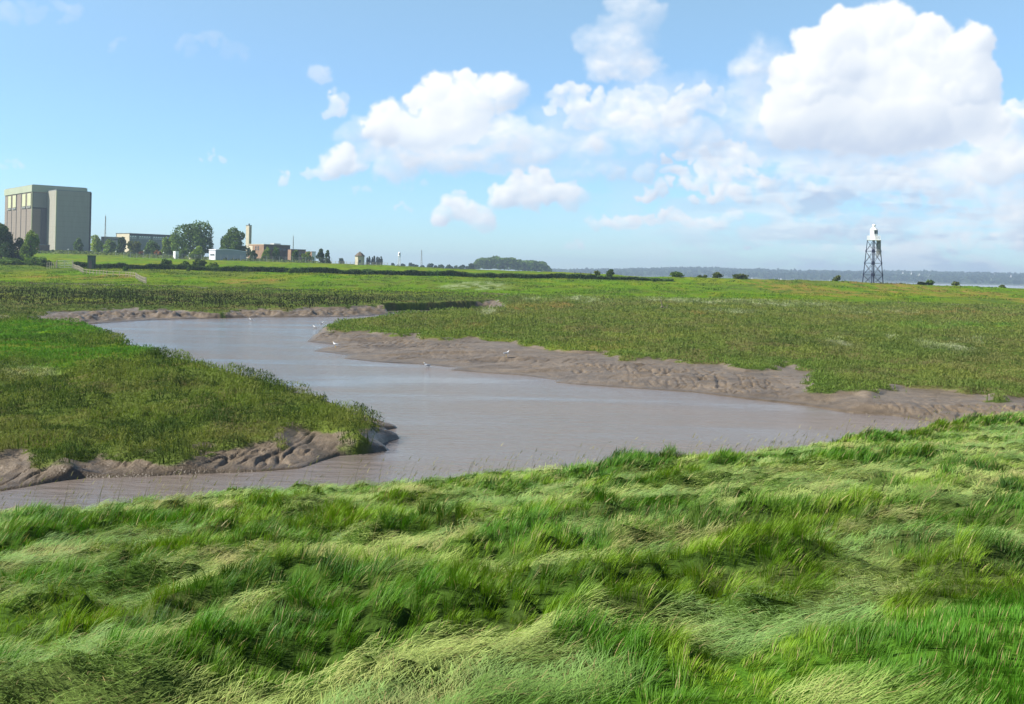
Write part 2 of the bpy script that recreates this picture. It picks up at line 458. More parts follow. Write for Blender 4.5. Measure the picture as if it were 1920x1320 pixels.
def edge_noise(x, y): return 2.6 * (fbm(x / 1.3, y / 1.3, 777, 4) - .5)


def seg_dist(x, y, poly):
    d = np.full(x.shape, 1e9, np.float32)
    n = len(poly)
    for i in range(n):
        ax, ay = poly[i]; bx, by = poly[(i + 1) % n]
        vx, vy = bx - ax, by - ay; l2 = vx * vx + vy * vy
        if l2 == 0: continue
        t = np.clip(((x - ax) * vx + (y - ay) * vy) / l2, 0, 1)
        d = np.minimum(d, (x - ax - t * vx) ** 2 + (y - ay - t * vy) ** 2)
    return np.sqrt(d)


def inside(x, y, poly):
    r = np.zeros(x.shape, bool)
    n = len(poly)
    for i in range(n):
        ax, ay = poly[i]; bx, by = poly[(i + 1) % n]
        if ay == by: continue
        c = ((ay > y) != (by > y)) & (x < (bx - ax) * (y - ay) / (by - ay) + ax)
        r ^= c
    return r


GX0, GX1, GY0, GY1, GS = -120.0, 150.0, 4.0, 240.0, 0.3
gx = np.arange(GX0, GX1, GS, dtype=np.float32); gy = np.arange(GY0, GY1, GS, dtype=np.float32)
GXX, GYY = np.meshgrid(gx, gy)
SD = {}
for k, poly in (('E', near_poly), ('W', W_POLY), ('B', B_POLY), ('C', C_POLY), ('D', D_POLY)):
    d = seg_dist(GXX, GYY, poly); ins = inside(GXX, GYY, poly)
    SD[k] = np.where(ins, -d, d).astype(np.float32)     # negative inside


def grid(k, x, y):
    a = SD[k]
    fx = np.clip((x - GX0) / GS, 0, a.shape[1] - 1.001); fy = np.clip((y - GY0) / GS, 0, a.shape[0] - 1.001)
    ix = fx.astype(np.int32); iy = fy.astype(np.int32); fx = fx - ix; fy = fy - iy
    return (a[iy, ix] * (1 - fx) + a[iy, ix + 1] * fx) * (1 - fy) + (a[iy + 1, ix] * (1 - fx) + a[iy + 1, ix + 1] * fx) * fy


# far terrain table: rows = distance, columns = levelled picture column
FU = np.array([-900, 0, 230, 450, 600, 725, 871, 1043, 1153, 1262, 1403, 1580, 1659, 1777, 1920, 2800], float)
FY = np.array([120, 150, 200, 235, 270, 300, 330, 345, 360, 420, 480, 560, 650, 1000, 2500, 3200], float)


def cz(v, Y): return EYE - v * Y / F


vc = [-9, -9, -9, -8.8, -8.6, -7.5, -3, -2, 0, 1.7, 4, 4, 5.6, 7.6, 9.6, 10]
FT = np.array([
    [.8] * 16, [.8] * 16, [1.6] * 16, [2.1] * 16, [3.0] * 16,
    [4.2] * 9 + [4.0, 3.9, 3.8, 3.7, 3.6, 3.5, 3.5],
    [5.2] * 8 + [5.1, 5.0, 5.0, 5.0, 4.9, 4.7, 4.6, 4.6],
    [5.5] * 8 + [5.9] + [cz(v, 345) for v in vc[9:]],
    [6.0] * 7 + [6.1, 6.3] + [cz(v, 360) for v in vc[9:]],
    [7.6] * 5 + [7.3, 6.9, 6.8, 6.7, 5.5, 3.5, 2.5, 2, 1.5, 1.5, 1.5],
    [cz(v, 480) for v in vc[:9]] + [3, 0, -1, -1, -1, -1, -1],
    [11.0, 11.0, 11.0, 9.9, 9.2, 8.6, 7.2, 6.8, 6.2, 2, -1, -1, -1, -1, -1, -1],
    [13.6, 13.6, 13.2, 11.0, 9.4, 8, 7, 6, 5, 1, -1, -1, -1, -1, -1, -1],
    [13, 13, 13, 12, 10, 8, 7, 5.5, 3, -1, -1, -1, -1, -1, -1, -1],
    [6, 6, 6, 6, 6, 6, 6, 4, 0, -1, -1, -1, -1, -1, -1, -1],
    [-1] * 16], float)


def far_height(x, y):
    u = np.clip(x / np.maximum(y, 1) * F + 960, FU[0], FU[-1])
    yy = np.clip(y, FY[0], FY[-1])
    iu = np.clip(np.searchsorted(FU, u) - 1, 0, len(FU) - 2); iy = np.clip(np.searchsorted(FY, yy) - 1, 0, len(FY) - 2)
    fu = (u - FU[iu]) / (FU[iu + 1] - FU[iu]); fy = (yy - FY[iy]) / (FY[iy + 1] - FY[iy])
    return (FT[iy, iu] * (1 - fu) + FT[iy, iu + 1] * fu) * (1 - fy) + (FT[iy + 1, iu] * (1 - fu) + FT[iy + 1, iu + 1] * fu) * fy


def near_base(x, y):
    s = -.5 * x + .866 * y
    return np.interp(s, [-60, -4, 0, 3, 8, 22, 30], [5.45, 5.4, 5.35, 5.1, 4.4, 2.1, 1.7])


# tussocks one can point at on the near bank: pixel of the foot, radius m, height m
TUSS = [(1190, 890, 1.5, .55), (1625, 835, 1.3, .5), (1330, 885, .9, .35), (800, 1020, .8, .45), (975, 1055, .8, .4), (1445, 1005, 1.0, .42), (1690, 830, 1.2, .4), (1620, 885, 2.0, .38),
        (690, 1230, .7, .4), (360, 1290, .7, .36), (250, 1290, .5, .3), (800, 1180, 1.0, .38), (730, 1150, .9, .35), (450, 1000, 1.5, .35), (260, 990, 1.6, .35), (510, 965, 1.1, .4), (620, 905, .8, .3),
        (90, 1120, .7, .4), (160, 1200, .6, .28), (560, 1150, .9, .3), (320, 1060, .9, .3), (440, 925, 1.0, .3), (750, 950, .9, .26), (1000, 925, 1.2, .3), (1480, 870, 1.4, .3), (1190, 1090, .9, .33),
        (1140, 1250, .6, .24), (1290, 1170, .8, .34), (1420, 1160, .8, .3), (1560, 1135, .9, .32), (1700, 1110, .9, .3), (1850, 1080, .9, .32), (1540, 1010, 1.1, .4), (1230, 930, 1.5, .35),
        (1810, 905, 1.2, .3), (1880, 800, 1.6, .35), (1760, 810, 1.5, .3), (900, 930, 1.2, .3), (640, 1010, 1.1, .3), (1080, 1050, 1.0, .3), (1330, 1030, 1.0, .25), (1450, 1090, .8, .28),
        (130, 1010, 1.3, .35), (30, 1000, 1.2, .35), (1000, 1170, .9, .26), (880, 1290, .6, .28), (1780, 1230, .5, .25), (1650, 1245, .5, .22), (1900, 1190, .6, .25), (1120, 1000, 1.1, .28)]
TW = []
for (px, py, r, h) in TUSS:
    x, y = P(px, py, 3.3)
    for _ in range(5):
        zb = float(near_base(x, y)); x, y = P(px, py, zb)
    TW.append((x, y, r, h))


def tuss(x, y):
    t = np.zeros(x.shape, np.float32)
    m = (y < 48) & (y > 2)
    if not m.any(): return t
    xs = x[m]; ys = y[m]; tt = np.zeros(xs.shape, np.float32)
    wx = xs + .5 * (vnoise(xs * 1.3, ys * 1.3, 3) - .5); wy = ys + .5 * (vnoise(xs * 1.3, ys * 1.3, 4) - .5)
    for (cx, cy, r, h) in TW:
        # long axis along the bank
        a = ((wx - cx) * .9 + (wy - cy) * .44) / (r * 1.25); b = (-(wx - cx) * .44 + (wy - cy) * .9) / (r * .75)
        tt = np.maximum(tt, h * np.exp(-(a * a + b * b) * 1.3))
    t[m] = tt
    return t


def lodged(x, y):
    """1 where the wind has laid the grass flat, 0 where it stands"""
    n = fbm(x / .95 + y * .05, y / .72, 21, 4)
    s = -.5 * x + .866 * y
    n = n + .10 * sstep(6, 12, s) * sstep(24, 14, s) * sstep(-6, 4, x) - 1.0 * tuss(x, y) + .10
    n = n - .13 * np.sin((s + 1.2 * fbm(x / 3, y / 3, 41, 2)) * 3.0) * sstep(12, 8, s)
    n = n - .2 * sstep(4.6, 4.0, s)            # mown strip by the path
    return sstep(.42, .55, n)


def near_relief(x, y):
    n = fbm(x / .8 + .3 * y, y / .55, 31, 4)
    n2 = 1 - np.abs(2 * fbm(x / 1.0, y / .65, 37, 3) - 1)
    s = -.5 * x + .866 * y
    k = sstep(4.0, 5.2, s)
    band = .08 * np.sin((s + 1.2 * fbm(x / 3, y / 3, 41, 2)) * 3.0) * sstep(11, 7, s)
    return (k * (.20 * (n - .5) + .13 * (n2 - .6) + .12 * (fbm(x / .35, y / .3, 39, 2) - .5) - .10 * sstep(.60, .74, fbm(x / .9, y / .6, 43, 3)) + band) + .04 * (n - .5) + k * .10 * sstep(.42, .66, fbm(x / .40, y / .32, 905, 3))) + .5 * tuss(x, y)


def height(x, y, fine=True):
    x = np.asarray(x, float); y = np.asarray(y, float)
    shp = x.shape; x = x.ravel(); y = y.ravel()
    z = far_height(x, y)
    # soft unevenness of the pasture
    if fine:
        w = sstep(160, 230, y)
        z = z + w * (.7 * (fbm(x / 26, y / 20, 200, 4) - .5) + .35 * (fbm(x / 6, y / 9, 210, 3) - .5)) * sstep(700, 330, y)
    # strip of sunken creek with a dark lip, beyond the meander
    m = (y < 238) & (y > 4)
    xs = x[m]; ys = y[m]
    dE = grid('E', xs, ys); dW = grid('W', xs, ys); dB = grid('B', xs, ys); dC = grid('C', xs, ys); dD = grid('D', xs, ys)
    tB = .42 + .88 * np.clip((ys - 37) / 24, 0, 1)
    tC = np.maximum(.6 + .75 * sstep(0, -22, dC), np.interp(ys, [100, 160, 200, 235], [.6, 1.1, 1.7, 2.1]))
    tD = np.interp(ys, [120, 150, 166, 200, 235], [.75, .6, 1.0, 1.6, 2.1])
    dB0 = np.maximum(dB, 0); dC0 = np.maximum(dC, 0); dD0 = np.maximum(dD, 0)
    wB = 1 / (dB0 + .05) ** 2; wC = 1 / (dC0 + .05) ** 2; wD = 1 / (dD0 + .05) ** 2
    T = (tB * wB + tC * wC + tD * wD) / (wB + wC + wD)
    dV = np.minimum(np.minimum(dB, dC), dD)
    dv0 = np.maximum(dV, 0); dw0 = np.maximum(dW, 0)
    t = dw0 / (dw0 + dv0 + 1e-3)
    veg = sstep(.25, -.35, dV)
    land = T * (np.clip(t, 0, 1) ** .8) * .86
    if fine:
        # gullies that run down the mud, leaning over to the left
        wx = xs + 1.6 * (fbm(xs / 5, ys / 5, 300, 3) - .5); wy = ys + 1.6 * (fbm(xs / 5, ys / 5, 310, 3) - .5)
        a = wx * .93 + wy * .36; b = -wx * .36 + wy * .93
        r1 = 1 - np.abs(2 * fbm(a / 13, b / 4.2, 320, 3) - 1)
        r2 = 1 - np.abs(2 * fbm(xs / .9 + ys * .3, ys / 1.8, 330, 4) - 1)
        r3 = fbm(xs / .5, ys / .5, 340, 3)
        # small rills straight down the slope
        r4 = 1 - np.abs(2 * fbm(wx / .5 - wy * .2, wy / 2.4, 345, 2) - 1)
        env = np.clip(4 * t * (1 - t), 0, 1) * np.clip(dw0 / 1.2, 0, 1)
        big = np.where(ys > 110, .9, 1.0)
        pt = sstep(.42, .56, fbm(xs / 7, ys / 5, 347, 3))
        land = land + env * ((.38 - .28 * sstep(60, 50, ys) * sstep(5, 0, xs)) * (r1 - .62) * big + (.03 + .07 * pt) * (r2 - .6) * big + .07 * (r3 - .5) - (.03 + .10 * pt) * sstep(.82, .97, r4) + .05 * (fbm(xs / .22, ys / .22, 349, 2) - .5))
        land = land + env * sstep(112, 130, ys) * (1.1 * (fbm(xs / .9, ys / 1.4, 350, 3) - .45))
        # slumped blocks below the left bank
        lb = env * sstep(60, 40, ys) * sstep(0, -6, xs)
        land = land + .35 * lb * (.35 * np.clip(fbm(xs / 1.7, ys / 1.1, 360, 3) - .48, 0, 1) * 3 - .05)
    marsh = T + .12 * fbm(xs / 3, ys / 3, 370, 4) * 1.2 if fine else T + .07
    if fine:
        marsh = marsh + (.35 * (fbm(xs / 7, ys / 6, 380, 3) - .5) + .55 * (fbm(xs / 1.9, ys / 2.1, 385, 3) - .5)) * sstep(0, -2, dV)
        # clefts eaten into the edge of the marsh
        marsh = marsh + .15 * (fbm(xs / 1.2, ys / 1.2, 390, 3) - .5)
    L = land * (1 - veg) + marsh * veg
    under = -.12 - .35 * np.clip(-dW, 0, 3)
    L = np.where(dW < 0, under, np.maximum(L, .02 + .0 * L) * sstep(0, .25, dW) + (1 - sstep(0, .25, dW)) * -.12)
    # near bank
    nb = near_base(xs, ys) - np.maximum(dE, 0) * .95
    nz = nb + (near_relief(xs, ys) * sstep(2.5, -.2, dE) if fine else 0)
    L = np.where(dE < 0, nz, np.maximum(nz, L))
    bl = sstep(225, 237, ys)
    z[m] = L * (1 - bl) + z[m] * bl
    m2 = (y <= 4)
    z[m2] = near_base(x[m2], y[m2])
    return z.reshape(shp)


def H(x, y): return float(height(np.array([x]), np.array([y]))[0])


_gy = np.concatenate([np.arange(5, 60, .1), np.arange(60, 480, .5)])


def G(px, py):
    """ground point seen at a pixel of the photograph"""
    u, v = lv(px, py)
    xs = u / F * _gy; zr = EYE - v / F * _gy
    h = height(xs, _gy)
    k = np.argmax(h >= zr)
    if h[k] < zr[k]: k = len(_gy) - 1
    return xs[k], _gy[k], h[k]


# ---- colour of the ground
def blobs(x, y, spec):
    t = np.zeros(x.shape, np.float32)
    for (px, py, rx, ry) in spec:
        u, v = lv(px, py)
        zz = 1.5
        cx, cy = G(px, py)[:2]
        RX = rx / F * cy; RY = max(ry * cy * cy / (F * 5.3), 1.5)
        t = np.maximum(t, sstep(1.25, .5, np.sqrt(((x - cx) / RX) ** 2 + ((y - cy) / RY) ** 2)))
    return t


def mixc(a, b, t): return a * (1 - t[:, None]) + np.array(b)[None, :] * t[:, None]


C_MUD = np.array((.142, .110, .076)); C_MUDW = np.array((.15, .113, .085))
C_OLIVE = (.085, .118, .026); C_BROWN = (.115, .085, .045); C_DKG = (.040, .070, .016)
C_GREEN = (.095, .175, .010); C_YG = (.165, .185, .018); C_TAN = (.30, .22, .10); C_PALE = (.34, .36, .24); C_TEAL = (.09, .17, .07)
STRAW = [(45, 702, 55, 9), (930, 585, 40, 5), (1430, 567, 60, 4), (1320, 566, 50, 3), (1100, 562, 60, 3), (1250, 563, 60, 3), (1375, 586, 60, 4), (1590, 583, 26, 3), (1690, 586, 30, 2), (1700, 638, 26, 5),
         (1570, 641, 20, 4), (1770, 650, 40, 6), (1820, 640, 18, 4), (860, 538, 40, 2), (900, 536, 60, 3), (1540, 572, 40, 5), (1000, 563, 40, 2)]
RUST = [(1480, 541, 70, 6), (1560, 546, 60, 6), (1660, 541, 60, 6), (1760, 546, 80, 6), (1830, 550, 60, 4), (1340, 590, 70, 4), (985, 575, 50, 4), (1700, 590, 50, 4), (1770, 586, 60, 3), (860, 606, 60, 5),
        (470, 527, 60, 3), (200, 520, 50, 3), (100, 520, 60, 2), (1050, 572, 60, 3), (1890, 590, 30, 10), (1890, 560, 50, 5), (1620, 596, 40, 4)]
LUSH = [(1000, 548, 260, 7), (1300, 545, 300, 8), (700, 532, 220, 8), (300, 530, 160, 6), (1800, 615, 200, 7), (1820, 610, 160, 4), (1600, 556, 200, 5), (60, 528, 120, 5), (1500, 553, 100, 5), (150, 540, 120, 4)]
LAWN = [(60, 625, 160, 26), (0, 655, 130, 26), (180, 660, 110, 20), (30, 610, 80, 12), (80, 690, 60, 10)]


def ground_colour(x, y, z):
    n1 = fbm(x / 9, y / 14, 400, 4); n2 = fbm(x / 2.2, y / 3, 410, 4); n3 = fbm(x / 30, y / 24, 420, 3)
    c = np.tile(np.array(C_GREEN, float), (len(x), 1))
    veg = np.ones(len(x)); mud = np.zeros(len(x))
    # far pasture
    c = mixc(c, C_YG, sstep(.40, .62, n1) * .75)
    c = mixc(c, C_OLIVE, sstep(.50, .66, n3) * .6)
    c = mixc(c, C_DKG, sstep(.56, .70, n2) * .6 * sstep(200, 260, y))
    # sea wall slope in the right is rank and rusty
    mar = sstep(228, 205, y)
    cm = np.tile(np.array(C_OLIVE, float), (len(x), 1))
    cm = mixc(cm, C_BROWN, sstep(.48, .68, n2) * .55)
    cm = mixc(cm, C_DKG, sstep(.52, .68, n1) * .6)
    cm = mixc(cm, C_YG, sstep(.52, .70, n3) * .35)
    c = c * (1 - mar[:, None]) + cm * mar[:, None]
    m = (y > 20)
    for spec, colr, k in ((LUSH, C_GREEN, .8), (LAWN, C_GREEN, .9), (RUST, (.25, .15, .05), .6), (STRAW, C_PALE, .5)):
        t = np.zeros(len(x)); t[m] = blobs(x[m], y[m], spec)
        jitter = 3.4 * (fbm(x / 1.6, y / 5, 440, 5) - .36)
        c = mixc(c, colr, np.clip(t * jitter * k, 0, 1))
    g = (y < 236) & (y > 4)
    xs, ys = x[g], y[g]
    dV = np.minimum(np.minimum(grid('B', xs, ys), grid('C', xs, ys)), grid('D', xs, ys)); dE = grid('E', xs, ys); dW = grid('W', xs, ys)
    md = sstep(-.25, .1, dV + edge_noise(xs, ys) - .1) * sstep(0, .6, dE)
    wet = sstep(.9, .1, dW)
    cmud = C_MUD[None] * (.55 + .90 * fbm(xs / 2.0, ys / 2.0, 460, 6, .65))[:, None]
    cmud = cmud * (1 - wet[:, None] * .3)
    cg = c[g]
    nearm = sstep(.5, -.1, dE)
    cn = np.tile(np.array((.045, .085, .014)), (len(xs), 1))
    cn = mixc(cn, (.16, .14, .07), sstep(.48, .64, fbm(xs / 1.8, ys / 1.2, 470, 4)) * .22)
    ss = -.5 * xs + .866 * ys
    cn = mixc(cn, (.06, .14, .014), sstep(4.7, 4.1, ss) * sstep(-.6, .6, xs))
    cg = cg * (1 - nearm[:, None]) + cn * nearm[:, None]
    cg = cg * (1 - md[:, None]) + cmud * md[:, None]
    c[g] = cg; mud[g] = md * (1 + .3 * wet)
    return c, mud


# ---- the sheet of ground
def build_ground():
    us = np.concatenate([[-3, -2.2, -1.6, -1.2, -.95, -.8, -.7, -.64, -.6], np.linspace(-.57, .57, 900), [.6, .64, .7, .8, .95, 1.2, 1.6, 2.2, 3]])
    v = np.linspace(980, 24, 800)
    Ya = EYE * F / v / 1.0
    Ya = Ya[Ya < 236]
    Yn = np.linspace(4.4, Ya[0], 120)[:-1] if Ya[0] > 4.4 else []
    Yb = np.concatenate([np.arange(236, 350, 1.2), np.arange(350, 700, 7), np.geomspace(700, 6900, 24)])
    # denser rows where the banks are
    Ymid = np.sort(np.concatenate([Ya, np.arange(29, 112, .15), np.arange(112, 236, .5)]))
    Y = np.concatenate([[4.0], Yn, Ymid, Yb])
    X = us[None, :] * Y[:, None]
    YY = np.repeat(Y[:, None], len(us), 1)
    X = np.clip(X, -6900, 6900)
    rows_b = [(3, 5), (1, 8), (-4, 14), (-14, 25), (-40, 45), (-90, 90)]
    Xb = np.array([us * s for _, s in rows_b[::-1]]); Yb_ = np.array([[yy] * len(us) for yy, _ in rows_b[::-1]], float)
    X = np.vstack([Xb, X]); YY = np.vstack([Yb_, YY])
    nr, nc = X.shape
    x = X.ravel(); y = YY.ravel()
    z = height(x, y)
    c, mud = ground_colour(x, y, z)
    idx = np.arange(nr * nc).reshape(nr, nc)
    q = np.stack([idx[:-1, :-1], idx[:-1, 1:], idx[1:, 1:], idx[1:, :-1]], -1).reshape(-1, 4)
    m, nt, N, L, out = newmat('ground')
    a = N.new('ShaderNodeAttribute'); a.attribute_name = 'Col'
    am = N.new('ShaderNodeAttribute'); am.attribute_name = 'mud'
    b = N.new('ShaderNodeBsdfPrincipled')
    tc = N.new('ShaderNodeTexCoord')
    n1 = N.new('ShaderNodeTexNoise'); n1.inputs['Scale'].default_value = 1.6; n1.inputs['Detail'].default_value = 8; n1.inputs['Roughness'].default_value = .65
    n2 = N.new('ShaderNodeTexNoise'); n2.inputs['Scale'].default_value = 12; n2.inputs['Detail'].default_value = 6
    L.new(tc.outputs['Object'], n1.inputs['Vector']); L.new(tc.outputs['Object'], n2.inputs['Vector'])
    r = N.new('ShaderNodeMapRange'); r.inputs['From Min'].default_value = .3; r.inputs['From Max'].default_value = .7
    r.inputs['To Min'].default_value = .72; r.inputs['To Max'].default_value = 1.3
    L.new(n1.outputs[0], r.inputs['Value'])
    mu = N.new('ShaderNodeMix'); mu.data_type = 'RGBA'; mu.blend_type = 'MULTIPLY'; mu.inputs['Factor'].default_value = 1
    L.new(a.outputs['Color'], mu.inputs['A']); L.new(r.outputs[0], mu.inputs['B'])
    L.new(mu.outputs['Result'], b.inputs['Base Color'])
    rr = N.new('ShaderNodeMapRange'); rr.inputs['To Min'].default_value = .9; rr.inputs['From Max'].default_value = 1.3; rr.inputs['To Max'].default_value = .30
    L.new(am.outputs['Fac'], rr.inputs['Value']); L.new(rr.outputs[0], b.inputs['Roughness'])
    ms = N.new('ShaderNodeMath'); ms.operation = 'MULTIPLY'; ms.inputs[1].default_value = .32; L.new(am.outputs['Fac'], ms.inputs[0]); L.new(ms.outputs[0], b.inputs['Specular IOR Level'])
    bp = N.new('ShaderNodeBump'); bp.inputs['Strength'].default_value = .8; bp.inputs['Distance'].default_value = .07
    bp2 = N.new('ShaderNodeBump'); bp2.inputs['Strength'].default_value = .9; bp2.inputs['Distance'].default_value = .05
    L.new(n1.outputs[0], bp.inputs['Height']); L.new(n2.outputs[0], bp2.inputs['Height']); L.new(bp.outputs[0], bp2.inputs['Normal'])
    L.new(bp2.outputs[0], b.inputs['Normal']); L.new(b.outputs[0], out.inputs[0])
    o = np_mesh('ground', np.stack([x, y, z], -1), quads=q, col=c, mat=m, smooth=True, extra={'mud': mud})
    tag(o, 'green marsh and muddy banks sloping to the river', None, kind='structure')


build_ground()


# ------------------------------------------------------------------ water
def build_water():
    m, nt, N, L, out = newmat('silty_water')
    b = N.new('ShaderNodeBsdfPrincipled'); L.new(b.outputs[0], out.inputs[0])
    tc = N.new('ShaderNodeTexCoord')
    mp = N.new('ShaderNodeMapping'); mp.inputs['Scale'].default_value = (.6, 1.5, 1); mp.inputs['Rotation'].default_value = (0, 0, .25)
    L.new(tc.outputs['Object'], mp.inputs[0])
    n1 = N.new('ShaderNodeTexNoise'); n1.inputs['Scale'].default_value = 2.6; n1.inputs['Detail'].default_value = 5; n1.inputs['Roughness'].default_value = .6
    L.new(mp.outputs[0], n1.inputs['Vector'])
    # cat's paws: calm and ruffled patches
    mp2 = N.new('ShaderNodeMapping'); mp2.inputs['Scale'].default_value = (.035, .12, 1); mp2.inputs['Rotation'].default_value = (0, 0, -.35)
    L.new(tc.outputs['Object'], mp2.inputs[0])
    n2 = N.new('ShaderNodeTexNoise'); n2.inputs['Scale'].default_value = 1.3; n2.inputs['Detail'].default_value = 4; n2.inputs['Distortion'].default_value = .6
    L.new(mp2.outputs[0], n2.inputs['Vector'])
    r = N.new('ShaderNodeMapRange'); r.inputs['From Min'].default_value = .36; r.inputs['From Max'].default_value = .60
    r.inputs['To Min'].default_value = .25; r.inputs['To Max'].default_value = 1.0
    L.new(n2.outputs[0], r.inputs['Value'])
    wv = N.new('ShaderNodeTexNoise'); wv.inputs['Scale'].default_value = .75; wv.inputs['Detail'].default_value = 3
    mp3 = N.new('ShaderNodeMapping'); mp3.inputs['Scale'].default_value = (.45, 2.0, 1); mp3.inputs['Rotation'].default_value = (0, 0, .12)
    L.new(tc.outputs['Object'], mp3.inputs[0]); L.new(mp3.outputs[0], wv.inputs['Vector'])
    bp0 = N.new('ShaderNodeBump'); bp0.inputs['Distance'].default_value = .16; L.new(r.outputs[0], bp0.inputs['Strength']); L.new(wv.outputs[0], bp0.inputs['Height'])
    bp = N.new('ShaderNodeBump'); bp.inputs['Distance'].default_value = .10; L.new(bp0.outputs[0], bp.inputs['Normal'])
    L.new(r.outputs[0], bp.inputs['Strength']); L.new(n1.outputs[0], bp.inputs['Height']); L.new(bp.outputs[0], b.inputs['Normal'])
    cr = N.new('ShaderNodeValToRGB')
    cr.color_ramp.elements[0].position = .35; cr.color_ramp.elements[0].color = (.155, .130, .113, 1)
    cr.color_ramp.elements[1].position = .65; cr.color_ramp.elements[1].color = (.195, .160, .136, 1)
    L.new(n2.outputs[0], cr.inputs[0]); L.new(cr.outputs[0], b.inputs['Base Color'])
    b.inputs['Roughness'].default_value = .12; b.inputs['IOR'].default_value = 1.33
    xs = [-6900, -2000, -500, -120, 0, 120, 500, 2000, 6900]; ys = [12, 60, 240, 450, 1500, 6900]
    V = [(x, y, 0) for y in ys for x in xs]; n = len(xs)
    Q = [(j * n + i, j * n + i + 1, (j + 1) * n + i + 1, (j + 1) * n + i) for j in range(len(ys) - 1) for i in range(n - 1)]
    o = np_mesh('water', np.array(V, float), quads=np.array(Q), mat=m)
    tag(o, 'brown silty tidal water reflecting the sky', kind='structure')


build_water()

# ------------------------------------------------------------------ grass and marsh plants (nobody could count them)
def ribbons(name, x, y, z, L, az, l0, l1, w, col, mat, segs=3, twist=50, zoff=0.0, tip=1.12):
    n = len(x)
    dirx = np.cos(az); diry = np.sin(az)
    sa = az + math.pi / 2 + np.radians(twist) * (RNG.random(n) - .5) * 2
    sx, sy = np.cos(sa) * w * .5, np.sin(sa) * w * .5
    px, py, pz = x.copy(), y.copy(), z + zoff
    nvp = 2 * segs + 1
    V = np.zeros((n, nvp, 3), np.float32); C = np.zeros((n, nvp, 3), np.float32)
    for s in range(segs + 1):
        t = s / segs
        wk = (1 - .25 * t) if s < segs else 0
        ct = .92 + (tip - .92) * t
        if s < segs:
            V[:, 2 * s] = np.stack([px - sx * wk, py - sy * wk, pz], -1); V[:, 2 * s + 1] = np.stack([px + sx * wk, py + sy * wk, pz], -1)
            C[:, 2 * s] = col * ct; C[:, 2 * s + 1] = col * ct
            a = l0 + (l1 - l0) * (s + .5) / segs
            d = L / segs
            px = px + dirx * np.sin(a) * d; py = py + diry * np.sin(a) * d; pz = pz + np.cos(a) * d
        else:
            V[:, 2 * s] = np.stack([px, py, pz], -1); C[:, 2 * s] = col * ct
    base = (np.arange(n) * nvp)[:, None]
    Q = [base + np.array([[2 * s, 2 * s + 1, 2 * s + 3, 2 * s + 2]]) for s in range(segs - 1)]
    T = base + np.array([[2 * segs - 2, 2 * segs - 1, 2 * segs]])
    return V.reshape(-1, 3), (np.concatenate(Q) if Q else np.zeros((0, 4), int)), T, C.reshape(-1, 3)


def join(parts):
    V = []; Q = []; T = []; C = []; k = 0
    for v, q, t, c in parts:
        V.append(v); Q.append(q + k); T.append(t + k); C.append(c); k += len(v)
    return np.concatenate(V), np.concatenate(Q), np.concatenate(T), np.concatenate(C)


def cell_tufts(x, y, cs, pull, seed):
    ix = np.floor(x / cs); iy = np.floor(y / cs)
    cx = (ix + .15 + .7 * _hash(ix, iy, seed)) * cs; cy = (iy + .15 + .7 * _hash(ix, iy, seed + 1)) * cs
    r = _hash(ix, iy, seed + 2)
    return cx + (x - cx) * pull, cy + (y - cy) * pull, np.arctan2(y - cy, x - cx), r


def pick(r, cols):
    cols = np.array(cols); return cols[np.minimum((r * len(cols)).astype(int), len(cols) - 1)]


